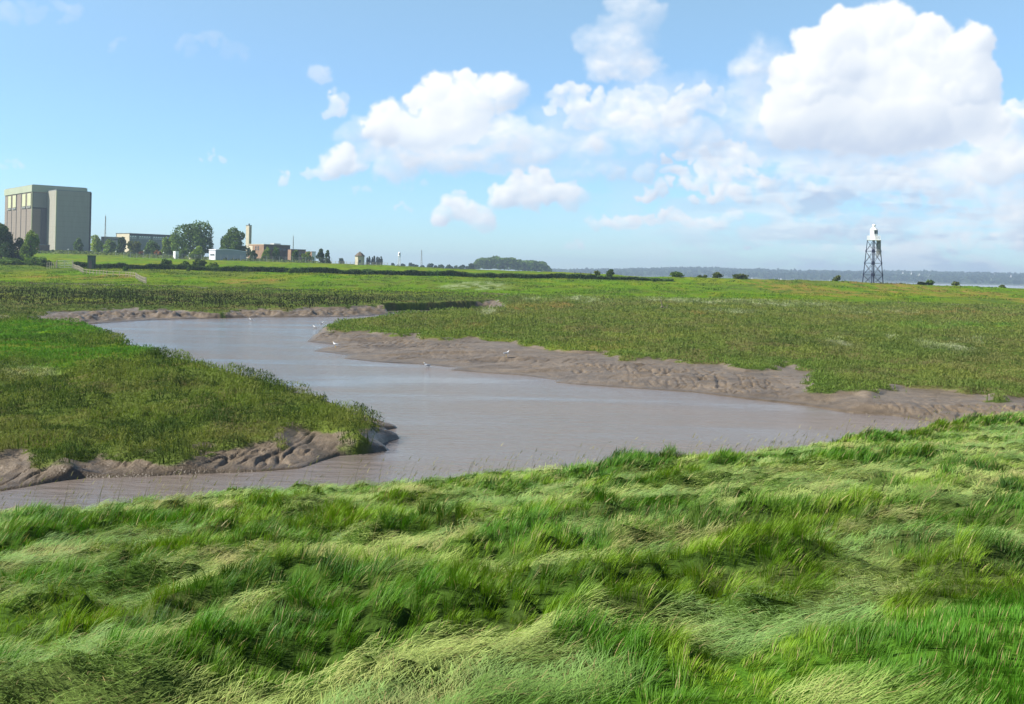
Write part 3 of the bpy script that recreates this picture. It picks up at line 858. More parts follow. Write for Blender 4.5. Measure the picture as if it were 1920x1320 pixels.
def near_grass():
    N0 = 1150000
    u = RNG.uniform(-.60, .60, N0); y = 4.3 + 37 * RNG.random(N0)
    # thinner cover carries on outside the picture on both sides
    M0 = 190000
    u2 = RNG.uniform(.6, 1.5, M0) * np.where(RNG.random(M0) < .5, -1, 1); y2 = 2.6 + 22 * RNG.random(M0)
    fat = np.concatenate([np.ones(len(y)), np.full(M0, 1.8)])
    u = np.concatenate([u, u2]); y = np.concatenate([y, y2])
    x = u * y
    ok = grid('E', x, y) < .35
    x, y, fat = x[ok], y[ok], fat[ok]
    lod = lodged(x, y)
    cs = .2
    tx, ty, ta, tr = cell_tufts(x, y, cs, .75, 900)
    up = lod < .5
    x = np.where(up, tx, x); y = np.where(up, ty, y)
    n = len(x)
    z = height(x, y)
    s = -.5 * x + .866 * y
    lawn = sstep(4.55, 4.05, s + .5 * (fbm(x / 1.5, y / 1.5, 901, 3) - .5)) * sstep(1.2, 2.4, x)
    flow = np.radians(-15) + 4.4 * (fbm(x / 1.3, y / 1.0, 910, 3) - .5) + .9 * (fbm(x / .35, y / .3, 915, 2) - .5) * 1.6
    tu = tuss(x, y)
    r = RNG.random(n)
    tall = sstep(.42, .66, fbm(x / .40, y / .32, 905, 3))
    L_up = (.075 + .10 * tall + .24 * tu) * (.65 + .6 * r)
    L_lo = .07 + .10 * r
    L = (L_up * (1 - lod) + L_lo * lod) * (.78 + .22 * sstep(7, 14, y))
    L = L * (1 - lawn) + (.07 + .04 * r) * lawn
    # direction: tufts spread outwards and bow with the wind
    wx = np.cos(ta) * .65 + np.cos(flow) * .75; wy = np.sin(ta) * .65 + np.sin(flow) * .75
    az_up = np.arctan2(wy, wx) + .5 * (RNG.random(n) - .5)
    az_lo = flow + 1.9 * (RNG.random(n) - .5)
    az = np.where(lod > .5, az_lo, az_up)
    l0 = np.radians(4 + 16 * RNG.random(n)) * (1 - lod) + np.radians(45 + 35 * RNG.random(n)) * lod
    l1 = np.radians(24 + 50 * RNG.random(n) + 10 * tall) * (1 - lod) + np.radians(84 + 24 * RNG.random(n)) * lod
    l1 = l1 * (1 - lawn) + np.radians(25) * lawn
    w = fat * np.maximum(.0032, y / 1067 * .42) * (.7 + .6 * RNG.random(n))
    zo = lod * (.02 + .09 * RNG.random(n))
    # colours
    a = fbm(x / 1.5, y / 1.1, 920, 4)
    g1 = np.array((.066, .180, .009)); g2 = np.array((.150, .255, .012)); g3 = np.array((.028, .088, .008))
    k = sstep(.38, .62, a)[:, None]
    cu = g1 * (1 - k) + g2 * k
    k2 = sstep(.52, .68, fbm(x / 1.0, y / .8, 930, 3))[:, None] * .8
    cu = cu * (1 - k2) + g3 * k2
    b = fbm(x / 1.8, y / 1.0, 940, 4)
    p1 = np.array((.230, .370, .110)); p2 = np.array((.380, .460, .140)); p3 = np.array((.40, .33, .15)); p4 = np.array((.12, .22, .035))
    kk = sstep(.4, .6, b)[:, None]
    cl = p1 * (1 - kk) + p2 * kk  # laid blades paler: sheen of the grazing sun put into their colour
    k3 = (sstep(.60, .70, fbm(x / 1.6, y / 1.0, 950, 4)) * .6)[:, None]
    cl = cl * (1 - k3) + p3 * k3
    k4 = (sstep(.50, .62, fbm(x / 1.2, y / .9, 960, 3)) * .75)[:, None]
    cl = cl * (1 - k4) + p4 * k4
    c = cu * (1 - lod[:, None]) + cl * lod[:, None]
    c = c * (1 - lawn[:, None]) + np.array((.070, .195, .014)) * lawn[:, None]
    c = c * (.78 + .44 * RNG.random(n))[:, None] * (.88 + .24 * tr)[:, None]
    dry = RNG.random(n) < .06
    c[dry] = np.array((.36, .29, .13)) * (.7 + .5 * RNG.random(dry.sum()))[:, None]
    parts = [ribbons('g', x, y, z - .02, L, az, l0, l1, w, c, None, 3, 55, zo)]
    # flowering stalks along the lip of the bank and on the crests
    ns = 2600
    u = RNG.uniform(-.6, .6, ns * 4); yy = 8 + 33 * RNG.random(ns * 4); xx = u * yy
    d = grid('E', xx, yy)
    keep = ((d < .1) & (d > -2.2) & (RNG.random(len(d)) < .55)) | ((d < 0) & (RNG.random(len(d)) < .06))
    xx, yy = xx[keep][:ns], yy[keep][:ns]
    zz = height(xx, yy); m = len(xx)
    az = np.radians(-10) + 1.2 * (RNG.random(m) - .5); L = .35 + .4 * RNG.random(m) ** 2
    l0 = np.radians(4 + 10 * RNG.random(m)); l1 = np.radians(14 + 34 * RNG.random(m))
    cs_ = np.array((.21, .19, .075)) * (.7 + .6 * RNG.random(m))[:, None]
    parts.append(ribbons('s', xx, yy, zz, L, az, l0, l1, np.maximum(.003, yy / 1067 * .28), cs_, None, 3, 90))
    # seed heads
    px, py, pz = xx.copy(), yy.copy(), zz.copy()
    for s_ in range(3):
        a_ = l0 + (l1 - l0) * (s_ + .5) / 3
        px += np.cos(az) * np.sin(a_) * L / 3; py += np.sin(az) * np.sin(a_) * L / 3; pz += np.cos(a_) * L / 3
    parts.append(ribbons('h', px, py, pz - .05, np.full(m, .11), az, l1, l1 + .3, np.maximum(.012, yy / 1067 * .7), cs_ * 1.15, None, 2, 90))
    V, Q, T, C = join(parts)
    o = np_mesh('tall_grass', V, quads=Q, tris=T, col=C, mat=M_BLADE)
    tag(o, 'long wind-laid green and pale grass covering the near bank', 'grass', kind='stuff')


def marsh(name, label, N0, urange, yrange, regions, hfun, cfun, bright=1.3, edge=.1):
    u = RNG.uniform(*urange, N0); lo, hi = yrange
    y = lo * (hi / lo) ** RNG.random(N0)
    x = u * y
    if regions:
        d = np.min([grid(k, x, y) for k in regions], axis=0)
        ok = (d + edge_noise(x, y) < edge) & (grid('E', x, y) > 3) & (grid('W', x, y) > .15)
        x, y, d = x[ok], y[ok], d[ok]
    else:
        d = np.full(len(x), -9.)
    # one clump = several leaves fanning from one foot
    cs = np.clip(y * .0075, .35, 3)
    tx, ty, ta, tr = cell_tufts(x, y, .45, .8, 1200)
    x, y = tx, ty
    z = height(x, y)
    n = len(x)
    L, up = hfun(x, y, d, tr)
    az = ta + 1.6 * (RNG.random(n) - .5)
    l0 = np.radians(2 + 26 * RNG.random(n)); l1 = l0 + np.radians(5 + 45 * RNG.random(n))
    if regions:      # bushy: short leaves all through the plant's height
        hp = L * .95
        L = np.clip(.07 + y * .0011, .09, .26) * (.6 + .8 * RNG.random(n))
        stalk = RNG.random(n) < .06
        L = np.where(stalk, hp * 1.1, L)
        z = z + np.where(stalk, 0, hp * RNG.random(n) ** .8)
        l0 = np.where(stalk, l0 * .6, np.radians(10 + 75 * RNG.random(n))); l1 = np.where(stalk, l1 * .6, l0 + .3)
        x = x + .10 * (RNG.random(n) - .5); y = y + .10 * (RNG.random(n) - .5)
    else:
        L = L * (.55 + .8 * RNG.random(n))
    w = np.maximum(.018, y / 1067 * (.6 + .45 * RNG.random(n)))
    c = bright * cfun(x, y, d, z) * (.82 + .36 * RNG.random(n))[:, None] * (.92 + .16 * tr)[:, None]
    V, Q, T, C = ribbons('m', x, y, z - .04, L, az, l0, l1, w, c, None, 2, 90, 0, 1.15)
    o = np_mesh(name, V, quads=Q, tris=T, col=C, mat=M_MARSH)
    tag(o, label, 'marsh plants' if regions else 'grass', kind='stuff')


def h_left(x, y, d, tr):
    lawn = blobs(x, y, LAWN)
    n = fbm(x / 1.8, y / 1.8, 1300, 4)
    L = (.06 + .52 * sstep(.34, .62, n)) * (1 - .65 * lawn) + .08 * sstep(-1.5, 0, d)
    return L, 0


def c_left(x, y, d, z):
    c = np.tile(np.array((.092, .128, .022)), (len(x), 1))
    c = mixc(c, (.125, .14, .035), sstep(.45, .62, fbm(x / 3, y / 3, 1310, 4)) * .8)
    c = mixc(c, (.12, .11, .045), sstep(.52, .66, fbm(x / 2, y / 4, 1320, 4)) * .35)
    c = mixc(c, (.024, .048, .010), sstep(.47, .58, fbm(x / 1.9, y / 2.0, 1330, 4)) * .85)  # dark clumps, deepened to paint in the shadow patches between them
    c = mixc(c, (.060, .150, .014), blobs(x, y, LAWN) * .9)
    c = mixc(c, (.34, .32, .19), np.clip(blobs(x, y, STRAW[:1]) * 1.4 * fbm(x, y, 1340, 3), 0, 1))
    return c


def h_right(x, y, d, tr):
    n = fbm(x / 2.6, y / 3.5, 1400, 4)
    return .06 + .40 * sstep(.36, .64, n) + .08 * sstep(-1.5, 0, d), 0


def c_right(x, y, d, z):
    c = np.tile(np.array((.106, .138, .032)), (len(x), 1))
    c = mixc(c, (.15, .165, .040), sstep(.44, .60, fbm(x / 6, y / 9, 1410, 4)) * .65)
    c = mixc(c, (.135, .105, .060), sstep(.50, .64, fbm(x / 4, y / 6, 1420, 4)) * .35)
    c = mixc(c, (.050, .085, .020), sstep(.54, .66, fbm(x / 2.4, y / 3, 1430, 4)) * .5)
    c = mixc(c, (.075, .140, .022), sstep(-3.5, -.5, d) * .5)
    for spec, colr, k in ((LUSH, (.085, .17, .03), .6), (RUST, (.20, .14, .05), .4), (STRAW, (.30, .32, .20), .5)):
        t = blobs(x, y, spec)
        c = mixc(c, colr, np.clip(t * k * 3.4 * (fbm(x / 1.6, y / 5, 440, 5) - .36), 0, 1))
    return c


def h_far(x, y, d, tr):
    n = fbm(x / 3.0, y / 4, 1500, 4)
    dark = sstep(150, 165, y) * sstep(200, 178, y) * sstep(12, -2, x)
    return .20 + .30 * n + .9 * dark * sstep(.42, .6, n), 0


def c_far(x, y, d, z):
    c = np.tile(np.array((.070, .092, .026)), (len(x), 1))
    c = mixc(c, (.13, .125, .05), sstep(.46, .62, fbm(x / 6, y / 9, 1510, 4)) * .8)
    c = mixc(c, (.032, .052, .014), sstep(.46, .60, fbm(x / 4, y / 4, 1520, 4)) * .85)
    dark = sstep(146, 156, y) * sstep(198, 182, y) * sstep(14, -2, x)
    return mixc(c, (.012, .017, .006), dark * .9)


def h_field(x, y, d, tr):
    n = fbm(x / 5.0, y / 7, 1600, 4)
    return .10 + .32 * sstep(.42, .7, n), 0


def c_field(x, y, d, z):
    c, _ = ground_colour(x, y, z)
    return c * .92


near_grass()
marsh('peninsula_plants', 'olive saltmarsh plants and sedge on the left spit of land', 320000, (-.62, -.08), (33, 108), ['B'], h_left, c_left)
marsh('marsh_plants', 'low olive and brown saltmarsh plants on the right of the river', 540000, (-.22, .62), (44, 238), ['C'], h_right, c_right)
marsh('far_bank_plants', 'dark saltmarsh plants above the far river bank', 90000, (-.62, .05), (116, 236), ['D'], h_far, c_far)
marsh('pasture_grass', 'bright rough grass on the pasture and sea wall slope', 110000, (-.62, .62), (222, 352), None, h_field, c_field)

# ------------------------------------------------------------------ trees, bushes, hedge
def cards(pts, size, col, var=.25):
    """small leaf clumps: one bent quad at each point"""
    n = len(pts)
    a = RNG.normal(size=(n, 3)); a /= np.linalg.norm(a, axis=1)[:, None]
    b = RNG.normal(size=(n, 3)); b -= (a * b).sum(1)[:, None] * a; b /= np.linalg.norm(b, axis=1)[:, None]
    s = size * (.6 + .8 * RNG.random(n))[:, None] * .5
    V = np.stack([pts - a * s - b * s * .6, pts + a * s - b * s, pts + a * s * .8 + b * s, pts - a * s + b * s * .7], 1)
    c = col * (1 - var + 2 * var * RNG.random(n))[:, None]
    return V.reshape(-1, 3), np.arange(n * 4).reshape(-1, 4), np.repeat(c, 4, 0)


def crown_mesh(name, parent, rx, ry, zc, rz, col, size, n, lobes=9, seed=0, spire=0, cx=0.0, ragged=.25, extra=None):
    rr = np.random.default_rng(seed + 77)
    L = [(cx, 0, zc, rx * .62, ry * .62, rz * .66, 1.0)]
    for i in range(lobes):
        a = rr.uniform(0, 2 * math.pi); e = rr.uniform(-.85, 1.0)
        k = rr.uniform(.5, .74)
        sq = math.cos(e * 1.2) if e > 0 else 1.0
        if spire: sq *= (1 - .5 * max(e, 0))
        L.append((cx + math.cos(a) * rx * k * sq, math.sin(a) * ry * k * sq, zc + rz * .72 * e, rx * rr.uniform(.26, .44), ry * rr.uniform(.3, .45), rz * rr.uniform(.22, .36), rr.uniform(.75, 1.3)))
    if extra:
        L += extra
    wts = np.array([l[3] * l[5] for l in L]); wts /= wts.sum()
    k = rr.choice(len(L), size=n, p=wts)
    LA = np.array(L)[k]
    d = rr.normal(size=(n, 3)); d /= np.linalg.norm(d, axis=1)[:, None]
    r = rr.uniform(.62, 1.0, n) ** .6 * (1 + ragged * (rr.random(n) ** 4))
    p = LA[:, :3] + d * LA[:, 3:6] * r[:, None]
    c = np.array(col)[None] * LA[:, 6:7] * (1 + .25 * np.array([[.6, .15, -.2]]) * rr.uniform(-1, 1, (n, 1)))
    V, Q, C = cards(p, size, c)
    return np_mesh(name, V, quads=Q, col=C, mat=M_LEAF, parent=parent)


G1 = (.095, .155, .030); G2 = (.17, .24, .040); G3 = (.25, .31, .05); GD = (.055, .092, .028); GO = (.115, .14, .045); RUSTY = (.21, .095, .04); GB = (.045, .075, .04)
_seed = [0]


def tree(name, label, cat, px, ytop, wpx, Y, col, group=None, zc=.58, size=None, n=None, trunk=True, spire=0, extra=None, below=0.3, lobes=9):
    _seed[0] += 1; sd = _seed[0]
    X, ztop = at(px, ytop, Y); zg = H(X, Y) - .05
    h = max(ztop - zg, .8); w = wpx / F * Y
    pxm = Y / 1067
    size = size or max(.22, 1.25 * pxm)
    t = thing(name, label, cat, (X, Y, zg), 0, group)
    rz_ = h * .56; zcc = h - rz_ * .96
    area = w * h / size ** 2
    n = n or int(min(7500, max(260, area * 8)))
    crown_mesh('crown', t, w / 2, w / 2 * .9, zcc, rz_, col, size, n, lobes, sd, spire, extra=extra)
    m = MB()
    r = max(.12, h * .03)
    m.bar((0, 0, -.3), (0, 0, h * .45), r, 8, r * .6)
    rd = random.Random(sd)
    for i in range(5):
        a = rd.uniform(0, 6.28)
        m.bar((0, 0, h * rd.uniform(.2, .42)), (math.cos(a) * w * .3, math.sin(a) * w * .25, h * rd.uniform(.55, .8)), r * .5, 5, r * .18)
    m.build('trunk', M_BARK, t)
    return t


TREES = [
    # name, label, category, px, ytop, width, Y, colour, group
    ('broadleaf_tree', 'big dark green tree cut by the left edge of the photo', 'tree', 4, 416, 66, 400, GD),
    ('shrub', 'dark round shrub between the edge tree and the yellow-green tree', 'shrub', 34, 446, 34, 405, GD),
    ('broadleaf_tree', 'yellow-green tree in front of the tall grey block, left side', 'tree', 57, 430, 34, 398, G2),
    ('bush', 'broad low green bush left of the metal field gate', 'bush', 66, 481, 58, 352, G1),
    ('bush', 'low dark bush under the big tree at the left edge', 'bush', 14, 484, 60, 350, G1),
    ('young_tree', 'small pointed green tree at the right foot of the tall grey block', 'tree', 148, 441, 17, 610, G1),
    ('young_tree', 'round light green tree just right of the tall grey block', 'tree', 181, 439, 31, 600, G3),
    ('young_tree', 'low green tree between the light round tree and the dark pointed tree', 'tree', 206, 447, 26, 596, G2),
    ('young_tree', 'dark pointed tree in front of the end wall of the long office block', 'tree', 228, 441, 20, 590, GD),
    ('broadleaf_tree', 'dull olive tree below the windows of the long office block', 'tree', 253, 449, 32, 600, GO),
    ('broadleaf_tree', 'mid green bushy tree beside the first rusty shrub', 'tree', 284, 446, 30, 590, G1),
    ('broadleaf_tree', 'light green tree leaning on the left side of the double-crowned tree', 'tree', 320, 441, 38, 585, G2),
    ('broadleaf_tree', 'large dark tree left of the white hangar\'s chimney, behind its left part', 'tree', 435, 428, 62, 560, G1),
    ('young_tree', 'light green small tree in front of the double-crowned tree, left of the hangar', 'tree', 372, 462, 32, 508, G2),
    ('young_tree', 'small dark tree between the white kiosk and the hangar', 'tree', 343, 466, 16, 512, G1),
    ('young_tree', 'small dark round tree at the right end of the white hangar', 'tree', 475, 468, 17, 540, GD),
    ('young_tree', 'light green tree before the lit orange wall of the brick building', 'tree', 500, 463, 17, 540, G2),
    ('young_tree', 'mid green tree before the shaded wall of the brick building', 'tree', 519, 461, 18, 542, G1),
    ('young_tree', 'small green tree in front of the low brick wing', 'tree', 553, 467, 17, 540, G1),
    ('young_tree', 'low light green tree at the right end of the low brick wing', 'tree', 576, 471, 22, 535, G2),
    ('round_tree', 'tiny pale round tree between the conifers and the octagonal hut', 'tree', 640, 484, 13, 900, GB),
    ('shrub', 'rusty brown shrub, left one of two near the long office block', 'shrub', 266, 470, 11, 560, RUSTY),
    ('shrub', 'rusty brown shrub, right one of two near the long office block', 'shrub', 297, 469, 16, 560, RUSTY),
]
for (nm, lb, ct, px, yt, w, Y, c) in TREES:
    tree(nm, lb, ct, px, yt, w, Y, c, 'trees and shrubs around the power station', spire=1 if 'pointed' in lb else 0)
# the great double crown
X, _ = at(365, 420, 560)
w_ = 74 / F * 560
tree('broadleaf_tree', 'great dark tree with a double crown left of the white hangar', 'tree', 362, 420, 74, 560, G1, 'trees and shrubs around the power station',
     extra=[(-4.5, 0, 11.5, 6.2, 5, 5.6, 1.0), (4.4, 0, 13.2, 6.0, 5, 6.2, .95), (-7, 0, 6, 4, 4, 4, 1.1), (7.5, 0, 7, 3.2, 4, 4, .8)], lobes=5)
tree('conifer', 'dark conifer, taller left one of the pair beside the grey fence', 'conifer', 602, 467, 17, 515, GD, 'pair of dark conifers', spire=1)
tree('conifer', 'dark conifer, shorter right one of the pair beside the grey fence', 'conifer', 614, 470, 13, 513, GD, 'pair of dark conifers', spire=1)
for i, (px, yt) in enumerate([(689, 482), (693, 481), (698, 482), (702, 480.5), (707, 481.5), (711, 480), (715, 480)]):
    tree('poplar', 'slim distant poplar in the row just right of the octagonal hut', 'poplar', px, yt, 4.2, 900, GB, 'row of distant poplars', n=240, spire=1)
DIST = [(737, 493, 8), (746, 496, 8), (755, 495, 10), (771, 493.5, 15), (781, 497, 9), (791, 497, 12), (806, 493, 17), (817, 498, 8), (826, 496, 15), (843, 496.5, 18), (855, 498, 10), (865, 496.5, 18), (876, 499, 10), (884, 494.5, 18)]
DL = ['first small tree of the distant line, right of the white mast', 'second tiny tree of the distant line, just right of the white mast', 'third small tree of the distant line from the left', 'rounded tree in the distant line left of the lattice mast',
      'tiny tree at the foot of the lattice mast, left side', 'low tree at the foot of the lattice mast, right side', 'tall rounded tree right of the lattice mast', 'tiny tree right of the tall rounded one in the distant line',
      'rounded tree midway between lattice mast and wood', 'broad low tree midway between lattice mast and wood', 'tiny tree between two broad ones in the distant line', 'broad low tree nearer the wood in the distant line',
      'tiny tree second from the wood in the distant line', 'tall rounded tree touching the left end of the wood']
for (px, yt, w), lb in zip(DIST, DL):
    tree('distant_tree', lb, 'tree', px, yt, w, 1200, GB, 'line of distant trees before the wood', n=420)

# bushes standing on the sea wall
WB = [(1120, 505, 14, 346, GO, 'left of two dark bushes on the wall beside the field fence'), (1143, 504.5, 20, 346, GD, 'right of two dark bushes on the wall beside the field fence'),
      (1270, 508.5, 31, 347, G1, 'broad green bush on the sea wall, leftmost of the lone ones'), (1312, 518.5, 8, 348, GO, 'very small bush between the broad green and the round brown one'),
      (1322, 516, 8, 348, GO, 'small tuft-like bush left beside the round brownish bush'),
      (1346, 510, 22, 348, GO, 'round brownish bush on the sea wall left of the white sails'), (1388, 512.5, 32, 348, GO, 'wide olive bush on the sea wall left of the first sail'),
      (1569, 516.5, 18, 349, GO, 'dark round bush just left of the lighthouse'), (1728, 527, 16, 350, GO, 'brownish small bush, left half of the pair right of the lighthouse'),
      (1743, 523, 19, 350, G1, 'greener taller bush, right half of the pair right of the lighthouse'), (1792, 527, 16, 350, GO, 'round bush between the bush pair and the right edge'),
      (1880, 534, 11, 350, GO, 'tiny bush nearest the right edge of the photo')]
for (px, yt, w, Y, c, lb) in WB:
    tree('bush', lb, 'bush', px, yt, w, Y, c, 'bushes on the sea wall', size=.4, n=None)
# low shrubs dotted on the pasture in front of the hedge
for (px, py, w, lb) in [(352, 508, 8, 'small dark shrub on the pasture, leftmost below the hedge'), (391, 508, 9, 'small dark shrub on the pasture below the two bushes in the hedge'),
                        (463, 510, 8, 'small dark shrub on the pasture below the chimney tower'), (547, 512.5, 13, 'larger pale green shrub on the pasture below the low brick wing'),
                        (628, 512, 9, 'small dark shrub on the pasture below the conifers'), (234, 508, 12, 'dark shrub beside the wooden fence where it turns down'),
                        (1225, 528, 9, 'low pale shrub at the foot of the hedge near its right end'), (680, 512, 9, 'low grey-green shrub below the octagonal hut')]:
    gx_, gy_, gz_ = G(px, py)
    tree('shrub', lb, 'shrub', px, py - w * .7, w, gy_, G1, 'small shrubs on the pasture', size=.3, n=420)
# bushes that rise out of the hedge
for (px, yt, w, lb) in [(311, 485, 26, 'dark bush rising from the hedge below the rusty shrubs'), (372, 482, 30, 'dark green bush rising from the hedge left of the white hangar'),
                        (345, 490, 24, 'low bush between the two high bushes of the hedge'), (400, 492, 24, 'low spreading bush at the right of the hedge bushes'),
                        (85, 486, 26, 'rounded dark bush beside the left post of the field gate')]:
    tree('bush', lb, 'bush', px, yt, w, 334, GD if w > 25 else G1, 'bushes in the hedge', size=.42)


def hedge():
    pts = []
    # top line in levelled columns
    for px0, px1, hh, Y in [(140, 330, 1.55, 333), (330, 470, 1.35, 332), (470, 700, 1.4, 331), (700, 860, 1.35, 331), (860, 1130, 1.3, 331), (1130, 1262, 1.0, 332)]:
        n = int((px1 - px0) / F * Y * 300)
        px = RNG.uniform(px0, px1, n)
        x = (px - 960) / F * Y
        yy = Y + RNG.uniform(-1.1, 1.1, n)
        top = hh * (.55 + .9 * fbm(x / 3.5, x * 0, 1700, 4)) * (1 if px1 < 1262 else 1 - .45 * (px - px0) / (px1 - px0))
        zz = height(x, yy) + top * RNG.random(n) ** .7
        pts.append(np.stack([x, yy, zz], -1))
    p = np.concatenate(pts)
    k = fbm(p[:, 0] / 4, p[:, 0] * 0, 1710, 3)
    hi = p[:, 2] - height(p[:, 0], p[:, 1])
    c = np.array(GD)[None] * (1 + .9 * sstep(.45, .7, k))[:, None]
    V, Q, C = cards(p, .42, c * 1.0)
    o = np_mesh('hedge', V, quads=Q, col=C, mat=M_LEAF)
    tag(o, 'long dark hedge running across behind the pasture to the sea wall', 'hedge')


hedge()


def woodland():
    n = 9000
    Y0 = 1500
    top = [(886, 500), (893, 489), (905, 484), (930, 483), (955, 485.5), (985, 489), (1010, 491.5), (1022, 494), (1032, 505)]
    px = RNG.uniform(886, 1034, n); y = Y0 + RNG.uniform(0, 60, n)
    tp = np.interp(px, [a for a, _ in top], [b for _, b in top])
    x = (px - 960) / F * y
    zt = EYE - (tp - HORY - (px - 960) * math.tan(ROLL)) / F * y + 3.2 * (fbm(x / 11, y / 11, 1800, 3) - .5) * 2.2
    zg = height(x, y)
    dome = .80 + .2 * np.clip(np.sin(x / 4.2 + 3 * fbm(x / 20, y / 20, 3, 2)), -1, 1)
    z = zg + (zt - zg) * (1 - .75 * RNG.random(n) ** 2.2) * (.86 + .14 * dome)
    c = np.array(G1)[None] * (.55 + 1.0 * fbm(x / 9, y / 9, 1810, 3))[:, None]
    V, Q, C = cards(np.stack([x, y, z], -1), 2.1, c, .3)
    o = np_mesh('woodland', V, quads=Q, col=C, mat=M_LEAF)
    tag(o, 'dense bluish wood on the horizon left of the middle of the photo', 'wood', kind='stuff')


woodland()

# rough reeds strip in front of the tall block
def rough_strip():
    n = 5200
    px = RNG.uniform(60, 620, n); y = RNG.uniform(560, 640, n) * np.where(px < 240, 1, .92)
    x = (px - 960) / F * y; z = height(x, y)
    V, Q, C = cards(np.stack([x, y, z + RNG.random(n) * .9], -1), .9, np.tile(np.array((.12, .15, .05)), (n, 1)))
    o = np_mesh('rough_grass', V, quads=Q, col=C, mat=M_LEAF)
    tag(o, 'rough pale grass strip in front of the power station', 'grass', kind='stuff')


rough_strip()

# ------------------------------------------------------------------ power station block
M_CONC = plain('rendered_concrete', (.205, .215, .20), .85, .08, .12)
M_CONCP = plain('pinkish_cladding', (.36, .29, .255), .85, .10, .15)
M_PALE = plain('pale_cornice', (.33, .36, .26), .8, .07, .1)
M_YEL = plain('cream_panel', (.46, .46, .28), .6, .06, .2)
M_DARK = plain('dark_recess', (.055, .05, .055), .7, .2, .2)
M_GROOVE = plain('dark_groove', (.05, .045, .045), .8, .1, .5)
M_WHITE = plain('white_paint', (.80, .80, .78), .45, .04, 1.5)
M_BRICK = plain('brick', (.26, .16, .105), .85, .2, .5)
M_DARK_SHADE_BRICK = plain('dark_and_shaded_brick', (.13, .09, .068), .85, .15, .6)  # brown brick, also used to paint in the shade of brick fronts
M_CREAM = plain('cream_render', (.52, .46, .34), .8, .08, .4)
M_GLASS = plain('window_glass', (.05, .06, .07), .12, .1, .5, spec=.6)
M_STEEL = plain('galvanised_steel', (.40, .41, .40), .5, .1, 1.0)
M_TIMBER = plain('weathered_timber', (.40, .345, .24), .85, .18, 2.0)
M_NAVY = plain('dark_blue_steel', (.018, .022, .055), .5, .3, 1.5)
M_SLATE = plain('stone_slate', (.13, .105, .075), .85, .25, 1.5)
M_STONE = plain('pale_stone', (.52, .47, .34), .85, .12, .8)
M_HROOF = plain('bright_metal_roof', (.78, .79, .82), .35, .05, .4)
M_HWALL_SHADE = plain('shaded_metal_wall', (.33, .35, .36), .6, .06, .3)  # front of the white hangar, its shade put into the grey
M_DGREEN = plain('dark_green_paint', (.02, .05, .03), .6, .2, 1.0)

# wall cladding with vertical ribs and faint lift joints
def ribbed(name, col, rib=1.2, lift=7.0):
    m, nt, N, L, out = newmat(name)
    b = N.new('ShaderNodeBsdfPrincipled'); b.inputs['Roughness'].default_value = .85; L.new(b.outputs[0], out.inputs[0])
    tc = N.new('ShaderNodeTexCoord')
    w = N.new('ShaderNodeTexWave'); w.wave_type = 'BANDS'; w.bands_direction = 'Z'; w.inputs['Scale'].default_value = .35 / lift * 2; w.inputs['Distortion'].default_value = .2
    L.new(tc.outputs['Object'], w.inputs[0])
    r = N.new('ShaderNodeValToRGB'); r.color_ramp.elements[0].position = 0; r.color_ramp.elements[0].color = (*[c * .92 for c in col], 1)
    r.color_ramp.elements[1].position = .06; r.color_ramp.elements[1].color = (*col, 1)
    L.new(w.outputs[0], r.inputs[0])
    n = N.new('ShaderNodeTexNoise'); n.inputs['Scale'].default_value = .15; n.inputs['Detail'].default_value = 5
    mp = N.new('ShaderNodeMapping'); mp.inputs['Scale'].default_value = (3, 3, .5); L.new(tc.outputs['Object'], mp.inputs[0]); L.new(mp.outputs[0], n.inputs[0])
    mr = N.new('ShaderNodeMapRange'); mr.inputs['To Min'].default_value = .85; mr.inputs['To Max'].default_value = 1.15; L.new(n.outputs[0], mr.inputs[0])
    mu = N.new('ShaderNodeMix'); mu.data_type = 'RGBA'; mu.blend_type = 'MULTIPLY'; mu.inputs['Factor'].default_value = 1
    L.new(r.outputs[0], mu.inputs['A']); L.new(mr.outputs[0], mu.inputs['B']); L.new(mu.outputs['Result'], b.inputs['Base Color'])
    return m


M_RIB = ribbed('board_marked_concrete', (.285, .27, .22))
M_RIBP = ribbed('pinkish_ribbed_cladding', (.205, .165, .13))


